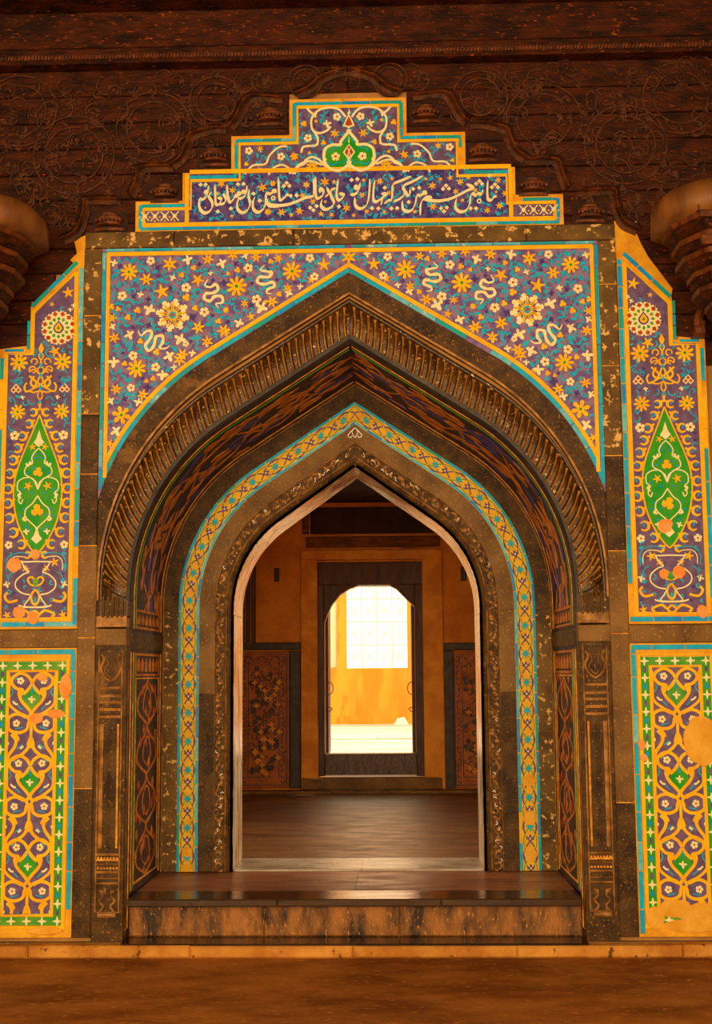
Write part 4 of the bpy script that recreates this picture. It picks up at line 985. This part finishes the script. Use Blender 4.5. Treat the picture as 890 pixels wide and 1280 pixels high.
for i in range(10):
    x0 = -4.4+.88*i; b = MB(); b.bbox((x0+.001, -.005+random.uniform(-.004, .004), 0), (x0+.879, .07, .064+random.uniform(-.003, .003)), 'kerb_stone', .01); b.build('kerb_stone', p)
for sx, nm in ((-1, 'left'), (1, 'right')):
    p = thing('plinth_strip', 'brown strip of stone under the %s lower tile panel' % nm, 'plinth', (sx*2.85, 0, .055)); b = MB(); b.box((-1.59, -.008, 0), (1.59, .03, .069), 'brown_stone'); b.build('strip', p)
p = thing('door_threshold', 'pale polished stone threshold between the jambs of the inner arch', 'threshold', (0, 1.04, .30))
for x0, x1 in ((-.785, .02), (.02, .785)): b = MB(); b.bbox((x0+.0005, .0, 0), (x1-.0005, .475, .052), 'threshold_stone', .004); b.build('slab', p)

# ================================================================== CARVED WOODEN WALL ABOVE
cw = thing('carved_wooden_wall', 'dark carved wooden boarding above and around the tile crest', 'wooden wall', (0, 0, 3.2)); lw = LO(cw)
Sw = SO(cw, .0)
zs = [3.30, 3.45, 3.60, 3.74, 3.90, 4.05, 4.20, 4.345, 4.50, 4.66, 4.82, 4.985, 5.15]
for sx in (-1, 1):
    for a, c in zip(zs, zs[1:]):
        # leave the frame, panel and crest openings free
        if c <= 3.47: xi = 2.035
        elif c <= 3.75: xi = 1.86
        elif c <= 3.92: xi = 1.72
        elif c <= 4.06: xi = 1.60
        elif c <= 4.21: xi = 1.252
        else:
            xi = next((x for x, z in st[::-1] if z > c-.06), None)
            xi = (xi+.003) if c-.06 < st[-1][1] and xi else .0005
        b = MB(); b.bbox((sx*xi if sx > 0 else -2.9, -.002+random.uniform(0, .004), a-3.2+.003), (2.9 if sx > 0 else -xi, .03, c-3.2-.003), 'carved_wood', .005); b.build('plank', cw)
# incised arabesques
b = MB(); rnd = random.Random(9)
def ok(x, z):
    x = abs(x)
    if z > 5.1 or z < 4.1: return False
    for X, Z in st:
        if x < X+.10 and z < Z+.09: return False
    return True
for i in range(620):
    x, z = rnd.uniform(-2.2, 2.2), rnd.uniform(4.15, 5.12)
    if not ok(x, z): continue
    r = rnd.uniform(.025, .075); hook(b, Sw, x, z, r, rnd.uniform(0, 6.28), 'wood_scroll', .0075, .009, rnd.choice((-1, 1)), rnd.uniform(2.5, 5.2))
    if rnd.random() < .7: leaf(b, Sw, x+r*.3, z, .04, rnd.uniform(0, 6.28), 'wood_scroll', .009, .25)
for sx in (-1, 1):
    for x, z, r in ((1.15, 4.78, .22), (.78, 4.93, .16), (1.62, 4.62, .24), (1.95, 4.9, .22), (.25, 5.05, .1)):
        for q in (1, .72): b.rib(Sw, circ(sx*x, z, r*q, 30)+[(sx*x+r*q, z)], .010, 'wood_scroll', .011)
b.build('carved_arabesque', cw, kind='stuff')
# stepped ridge moulding and cups
e1 = crop(0, 0, .5056)
MLD = [[(160,600),(195,580),(212,540),(216,512),(225,500),(300,500)], [(330,490),(345,450),(350,430),(365,420),(430,418)], [(430,415),(455,395),(470,360),(480,340),(530,325),(560,325)],
       [(572,320),(590,300),(605,270),(620,250),(640,245),(700,250)], [(735,240),(770,225),(800,200),(840,185),(890,178)]]
for L_ in MLD:
    P = spl([e1(q) for q in L_], 6)
    for sx in (-1, 1):
        b = MB(); Pm = [(sx*abs(q[0]), q[1]) for q in P]
        b.rib(Sw, Pm, .042, 'wood_scroll', .012, -.005, .012); b.rib(Sw, [(u+sx*.02, v+.02) for u, v in Pm], .010, 'wood_ridge', .024, -.005, .006); b.rib(Sw, [(u+sx*.036, v+.038) for u, v in Pm], .007, 'wood_scroll', .012, -.005, .006); b.build('stepped_moulding', cw)
for x, y in ((272, 548), (408, 478), (530, 390), (668, 290)):
    X, Z = e1((x, y)); X = abs(X)
    for sx in (-1, 1):
        c = MB(); u = sx*X
        c.box((u-.10-lw.x, -.012, Z-.075-3.2), (u+.10, .0, Z+.06-3.2), 'wood_dark')
        for q, (hw, z_, d) in enumerate(((.085, -.055, .022), (.07, -.025, .05), (.082, .005, .055), (.05, .028, .045))):
            P = [(u+hw*cos(PI*i/10), Z+z_) for i in range(11)]
            V = [Sw(u+hw*cos(PI*i/10), Z+z_+dz, d*sin(PI*i/10)*1.0+.012) for dz in (-.008, .008) for i in range(11)]
            c.add(V, [(i, i+1, i+12, i+11) for i in range(10)]+[tuple(range(10, -1, -1)), tuple(range(11, 22))], 'wood_ridge')
        for i in range(7): a = -.07+.14*i/6; c.poly(Sw, circ(u+a, Z-.012+.008*cos(a*20), .009, 6), 'wood_ridge', .055, 0)
        c.build('lotus_cup', cw)
# cornices and beams
for nm, z, h, d, lab in (('cornice_beam', 5.15, .10, .10, 'narrow carved wooden cornice just above the carved boarding'), ('ceiling_beam', 5.49, .30, .28, 'heavy carved wooden beam along the top edge of the picture')):
    p = thing(nm, lab, 'beam', (0, 0, z)); b = MB(); b.bbox((-4.4, -d, 0), (4.4, .03, h), 'carved_wood', .02); b.build('beam', p)
    b = MB()
    for i in range(290):
        x = -2.9+i*.02; b.poly(SO(p, -d), [(x, z+.012), (x+.015, z+.02), (x+.015, z+.045), (x, z+.035)], 'wood_ridge', .008)
    b.build('rope_carving', p, kind='stuff')
p = thing('frieze_board', 'dark plain wooden frieze between the cornice and the top beam', 'board', (0, 0, 5.25)); b = MB(); b.bbox((-4.4, -.06, .001), (4.4, .029, .239), 'carved_wood', .01); b.build('board', p)

# ---- wooden columns with stepped capitals at both sides
def column(sx, lab):
    X, Y = sx*2.28, -.34
    p = thing('wooden_column', lab, 'column', (X, Y, .055))
    def prism(b, z0, z1, w0, w1, d0, d1, m, n=4, bulge=0.0, off=(0, 0)):
        V = []; K = 5
        for k in range(K+1):
            t = k/K; w = w0+(w1-w0)*t+bulge*sin(PI*t); d = d0+(d1-d0)*t+bulge*sin(PI*t); c = .35
            for x, y in ((-w, -d*c), (-w*(1-c*.6), -d), (w*(1-c*.6), -d), (w, -d*c), (w, d*c), (w*(1-c*.6), d), (-w*(1-c*.6), d), (-w, d*c)): V.append((x, y, z0+(z1-z0)*t))
        fs = [tuple(range(7, -1, -1)), tuple(range(K*8, K*8+8))]
        for k in range(K):
            for i in range(8): fs.append((k*8+i, k*8+(i+1) % 8, k*8+8+(i+1) % 8, k*8+8+i))
        b.add(V, fs, m)
    b = MB(); prism(b, 0, 3.2, .13, .12, .13, .12, 'wood_dark'); b.build('shaft', p)
    b = MB(); prism(b, 0, .35, .2, .17, .2, .17, 'wood_dark'); b.build('base', p)
    lay = [(3.16, .15), (3.25, .20), (3.34, .24), (3.42, .30), (3.50, .36), (3.575, .385), (3.66, .44), (3.74, .455), (3.83, .50), (3.92, .475), (3.99, .545)]
    for i, (z, w) in enumerate(lay[:-1]):
        z2 = lay[i+1][0]-.004; b = MB(); k = .6
        prism(b, z, z2-.03, w*.9, w, w*k*.9, w*k, 'carved_wood', bulge=.012); prism(b, z2-.03, z2, w*1.04, w*1.04, w*k*1.06, w*k*1.06, 'wood_ridge')
        for q in range(-3, 4):
            if i % 2 and i > 2: xq = q*w*.26; prism_w = w*.10; b.box((xq-prism_w, -w*k-.02, z+.004), (xq+prism_w, -w*k*.9, z2-.034), 'wood_ridge')
        b.build('capital_layer', p)
    # hood: smooth sloping painted cap
    V = []; n = 16; K = 6
    for k in range(K+1):
        t = k/K; zz_ = 4.02+.15*sin(t*PI/2)**1.0+(.0); f = cos(t*PI/2*.92)**.8
        for i in range(n):
            a = 2*PI*i/n; V.append((.60*f*abs(cos(a))**.7*(1 if cos(a) > 0 else -1), .36*f*abs(sin(a))**.7*(1 if sin(a) > 0 else -1), zz_))
    n0 = len(V)
    for i in range(n):
        a = 2*PI*i/n; V.append((.60*abs(cos(a))**.7*(1 if cos(a) > 0 else -1), .36*abs(sin(a))**.7*(1 if sin(a) > 0 else -1), 3.93))
    fs = [(k*n+i, k*n+(i+1) % n, k*n+n+(i+1) % n, k*n+n+i) for k in range(K) for i in range(n)] + [(n0+i, n0+(i+1) % n, (i+1) % n, i) for i in range(n)] + [tuple(range(n0, n0+n))[::-1], tuple(range(K*n, K*n+n))]
    b = MB(); b.add(V, fs, 'hood_paint'); o = b.build('capital_hood', p, smooth=True)
    b = MB(); prism(b, 4.17, 5.43, .11, .11, .11, .11, 'wood_dark'); b.build('upper_post', p)
column(-1, 'dark wooden column with stepped carved capital at the left edge')
column(1, 'dark wooden column with stepped carved capital at the right edge')
# small wooden bracket beside the right-hand column capital
p = thing('wooden_scroll_bracket', 'curved wooden bracket above the corner of the upper right tile panel', 'bracket', (2.1, -.05, 3.45))
b = MB(); Sx = flat(0)
b.rib(Sx, spl([(-.13, .05), (-.11, .13), (-.03, .20), (.08, .24), (.2, .25)], 7), .045, 'wood_ridge', .06, 0, .012); b.build('scroll', p)
b = MB(); b.bbox((-.15, -.05, .0), (-.08, .045, .09), 'wood_ridge', .01); b.bbox((-.02, -.03, .06), (.12, .045, .13), 'carved_wood', .008); b.bbox((-.04, -.04, .0), (.2, .045, .045), 'wood_dark', .008); b.build('block', p)

# ================================================================== REAR WALL FITTINGS
def rbox(x0, y0, x1, y1, ya, yb, m, b):   # photo-measured rectangle on the rear wall
    a = R_(x0, y1); c = R_(x1, y0); b.bbox((a[0], RY+ya, a[1]), (c[0], RY+yb, c[1]), m, .008)
p = thing('door_surround', 'orange plastered surround of the inner doorway', 'door surround', (0, RY, .345))
def part(parent, name, rects, m, ya, yb, label=None):
    b = MB(); 
    for r in rects: rbox(*r, ya, yb, m, b)
    l = LO(parent); b.v = [(x-l.x, y-l.y, z-l.z) for x, y, z in b.v]; return b.build(name, parent, label)
part(p, 'post', [(377, 690, 397, 986)], 'inner_plaster_light', -.07, .0); part(p, 'post', [(531, 690, 552, 986)], 'inner_plaster_light', -.07, .0)
part(p, 'lintel', [(377, 687, 552, 701)], 'inner_plaster_light', -.085, .0); part(p, 'sill', [(377, 971, 552, 986)], 'brown_stone', -.12, .03)
p = thing('wooden_beam', 'dark wooden beam over the inner doorway', 'beam', (0, RY, 2.9)); part(p, 'beam', [(383, 670, 549, 685)], 'beam_wood', -.05, -.001)
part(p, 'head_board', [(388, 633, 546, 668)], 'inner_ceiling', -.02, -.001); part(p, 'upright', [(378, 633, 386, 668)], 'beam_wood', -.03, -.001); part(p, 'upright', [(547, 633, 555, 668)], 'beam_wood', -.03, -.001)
# door
p = thing('door_frame', 'dark brown wooden door frame with arched head', 'door frame', (0, RY, .345))
part(p, 'post', [(397.5, 703, 405, 970)], 'door_wood', -.02, .28); part(p, 'post', [(521, 703, 530.5, 970)], 'door_wood', -.02, .28)
part(p, 'head', [(398, 702, 530.5, 732)], 'door_wood', -.03, .28)
b = MB(); l = LO(p); Sd = lambda u, v, h=0.0: Vector((u, RY+.02-h, v))-l
for q, pts in ((0, [(404,731),(447,731),(436,735),(424,743),(414,755),(408,768),(404.5,778)]), (1, [(522,731),(488,731),(496,735),(505,744),(513,752),(522,760)])):
    b.poly(Sd, [W(x, y, RY) for x, y in pts], 'door_wood', .02, -.12)
    P = [W(x, y, RY) for x, y in pts[1:]]; b.rib(Sd, P, .02, 'wood_ridge' if q else 'wood_ridge', .03, -.12)
b.build('arched_spandrel', p)
p = thing('door_sill', 'scuffed dark wooden sill board across the inner doorway', 'sill', (0, RY+.05, .5)); part(p, 'board', [(406, 942, 523, 970)], 'sill_wood', .03, .20)
# door leaves opened away from us
for nm, x, sx in (('left', 405.5, 1), ('right', 520.5, -1)):
    X, Z = R_(x, 945); X2, Z2 = R_(x, 740)
    p = thing('door_leaf', '%s open door leaf seen edge on in the inner doorway' % nm, 'door', (X, RY+.28, Z)); b = MB()
    b.bbox((-.012 if sx > 0 else -.03, 0, 0), (.03 if sx > 0 else .012, .52, 1.72), 'door_wood', .004); lf = b.build('leaf', p)
    for z, pts in ((.62, [(0, -.0), (.035, .02), (.05, .07), (.035, .12), (0, .14)]), (.44, [(0, 0), (.03, .02), (.035, .04), (0, .05)])):
        b = MB(); Sh = lambda u, v, h=0.0: Vector((sx*(.03+u), .03-h, z+v)); b.rib(Sh, spl(pts, 5), .012, 'iron', .012); b.build('handle', lf)
# wall slots, alcove and painted dados
p = thing('wall_slot', 'small dark slot in the plaster left of the inner doorway', 'slot', (0, RY, 2.55)); part(p, 'slot_block', [(343, 710, 349, 727)], 'black_band', -.012, .02)
p = thing('wall_slot', 'small dark slot in the plaster right of the inner doorway', 'slot', (0, RY, 2.55)); part(p, 'slot_block', [(576, 708, 583, 726)], 'black_band', -.012, .02)
p = thing('grooved_niche', 'dark strips standing for a grooved niche in the rear wall at the left', 'post', (-1.25, RY, 1.9))  # raised dark strips put in for the dark grooved alcove
for x in (301, 308, 315): part(p, 'groove_strip', [(x, 690, x+5, 803)], 'door_wood', -.05, -.001)
for sx, nm, rects in ((-1, 'left', ((290, 803, 376, 813), (362.5, 813.5, 376, 985), (297, 814, 362, 985))), (1, 'right', ((553, 803, 640, 813), (553, 813.5, 566, 985), (566.5, 814, 640, 985)))):
    p = thing('painted_dado', 'orange and black painted dado %s of the inner doorway' % nm, 'dado', (sx*1.0, RY, .345)); l = LO(p)
    part(p, 'top_band', [rects[0]], 'black_band', -.045, -.001); part(p, 'edge_band', [rects[1]], 'black_band', -.04, -.001); part(p, 'painted_panel', [rects[2]], 'dado_ground', -.02, -.001)
    S = lambda u, v, h=0.0: Vector((u, RY-.02-h, v))-l
    x0, z0 = R_(rects[2][0], 985); x1, z1 = R_(rects[2][2], 814)
    b = MB(); rnd = random.Random(8+sx)
    for d, w in ((.03, .012), (.11, .010)): b.rib(S, [(x0+d, z0+d), (x0+d, z1-d), (x1-d, z1-d), (x1-d, z0+d), (x0+d, z0+d)], w, 'dado_ink', .002)
    for i in range(26):
        z = z0+.07+(z1-z0-.14)*i/25
        for x in (x0+.07, x1-.07): hook(b, S, x, z, .022, i*2.2, 'dado_ink', .009, .002, 1 if i % 2 else -1, 3.8)
    for i in range(8): x = x0+.1+(x1-x0-.2)*i/7; hook(b, S, x, z1-.07, .022, i*2.0, 'dado_ink', .009, .002, 1, 3.8)
    for i in range(150):
        x, z = rnd.uniform(x0+.135, x1-.135), rnd.uniform(z0+.14, z1-.14); r = rnd.uniform(.015, .035)
        hook(b, S, x, z, r, rnd.uniform(0, 6), 'dado_ink', .010, .002, rnd.choice((1, -1)), 4)
        if i % 3 == 0: b.poly(S, petals(5, .5, .9, 1, .3, .15, 0, .03, x, z)[::-1], 'dado_ink', .0018)
        if i % 5 == 0: b.poly(S, petals(4, .4, .7, 1, .3, .15, 0, .03, x+.03, z)[::-1], 'inner_plaster_light', .003)
    b.build('painted_arabesque', p, kind='stuff')
b = MB(); b.bbox((-3, 6.05, .34), (3, 6.2, .375), 'brown_stone', .006); b.build('baseboard_rear', kind='structure')

# ================================================================== FAR COURT FITTINGS
jw = thing('window_jali', 'bright pierced stone lattice window in the far wall', 'window', (0, FY+.2, 1.642)); lj = LO(jw)
S = SO(jw, FY+.2)
w0, w1, h0, h1 = -.653, .517, 1.642, 3.70
nx, nz = 4, 7; cw_, ch = (w1-w0)/nx, .44
for i in range(nx+1): 
    x = w0+cw_*i; b = MB(); b.rib(S, [(x, h0), (x, h1)], .016, 'jali_stone', .03, -.03); b.build('mullion', jw)
for k in range(5):
    z = h0+.44*k; b = MB(); b.rib(S, [(w0, z), (w1, z)], .012, 'jali_stone', .03, -.03); b.build('transom', jw)
for i in range(nx):
    for k in range(5):
        x, z = w0+cw_*(i+.5), h0+.06+.44*k+.16
        if z > h1-.1: continue
        b = MB()
        for q in (1, -1): b.rib(S, [(x-.085, z-q*.10), (x+.085, z+q*.10)], .013, 'jali_stone', .02, -.02)
        b.build('lattice_cross', jw)
p = thing('side_window', 'side window beside the lattice window, its greenish light put into the pane colour', 'window', (-1.12, FY+.15, 1.65)); b = MB(); b.bbox((-.30, 0, 0), (-.02, .05, 1.95), 'lit_green_pane', .01); b.bbox((-.02, 0, 0), (.28, .05, 1.95), 'lit_green_pane', .01); b.build('lit_pane', p)  # window panes coloured pale green to imitate light in the opening
x, z = W(501, 897, FY-.6); p = thing('loose_stone', 'small white stone lying at the foot of the far wall', 'stone', (x, FY-.3, .6)); b = MB()
b.add([(-.13, -.1, 0), (.15, -.1, 0), (.14, .1, 0), (-.12, .1, 0), (-.06, -.05, .12), (.07, -.04, .14), (.06, .05, .1), (-.05, .05, .11), ], [(3,2,1,0),(0,1,5,4),(1,2,6,5),(2,3,7,6),(3,0,4,7),(4,5,6,7)], 'white_paint'); b.build('stone', p)
p = thing('court_step', 'low pale stone step across the far court', 'step', (0, 11.5, .6)); b = MB()
for i in range(8): b.bbox((-5.9+1.475*i+.003, 0, 0), (-5.9+1.475*(i+1)-.003, 1.4, .035), 'far_floor', .01)
b.build('step_stone', p)

# things that come in pairs share a group
GR = {'arabesque_tile_panel': 'upper tile panels beside the arch', 'dado_tile_panel': 'lower tile panels beside the door', 'stone_pilaster': 'dark stone strips framing the arch',
      'carved_pilaster': 'carved pilasters under the ribbed arch', 'pilaster_stile': 'narrow stiles beside the carved pilasters', 'dado_rail': 'stone rails between tile panels', 'plaster_shoulder': 'plaster shoulders of the frame',
      'wooden_column': 'wooden columns at the picture edges', 'painted_dado': 'painted dados of the inner room', 'door_leaf': 'open leaves of the inner door', 'wall_slot': 'slots in the rear wall', 'plinth_strip': 'plinth strips under the tile panels'}
for o in sc.objects:
    k = o.name.split('.')[0]
    if o.parent is None and k in GR: o['group'] = GR[k]
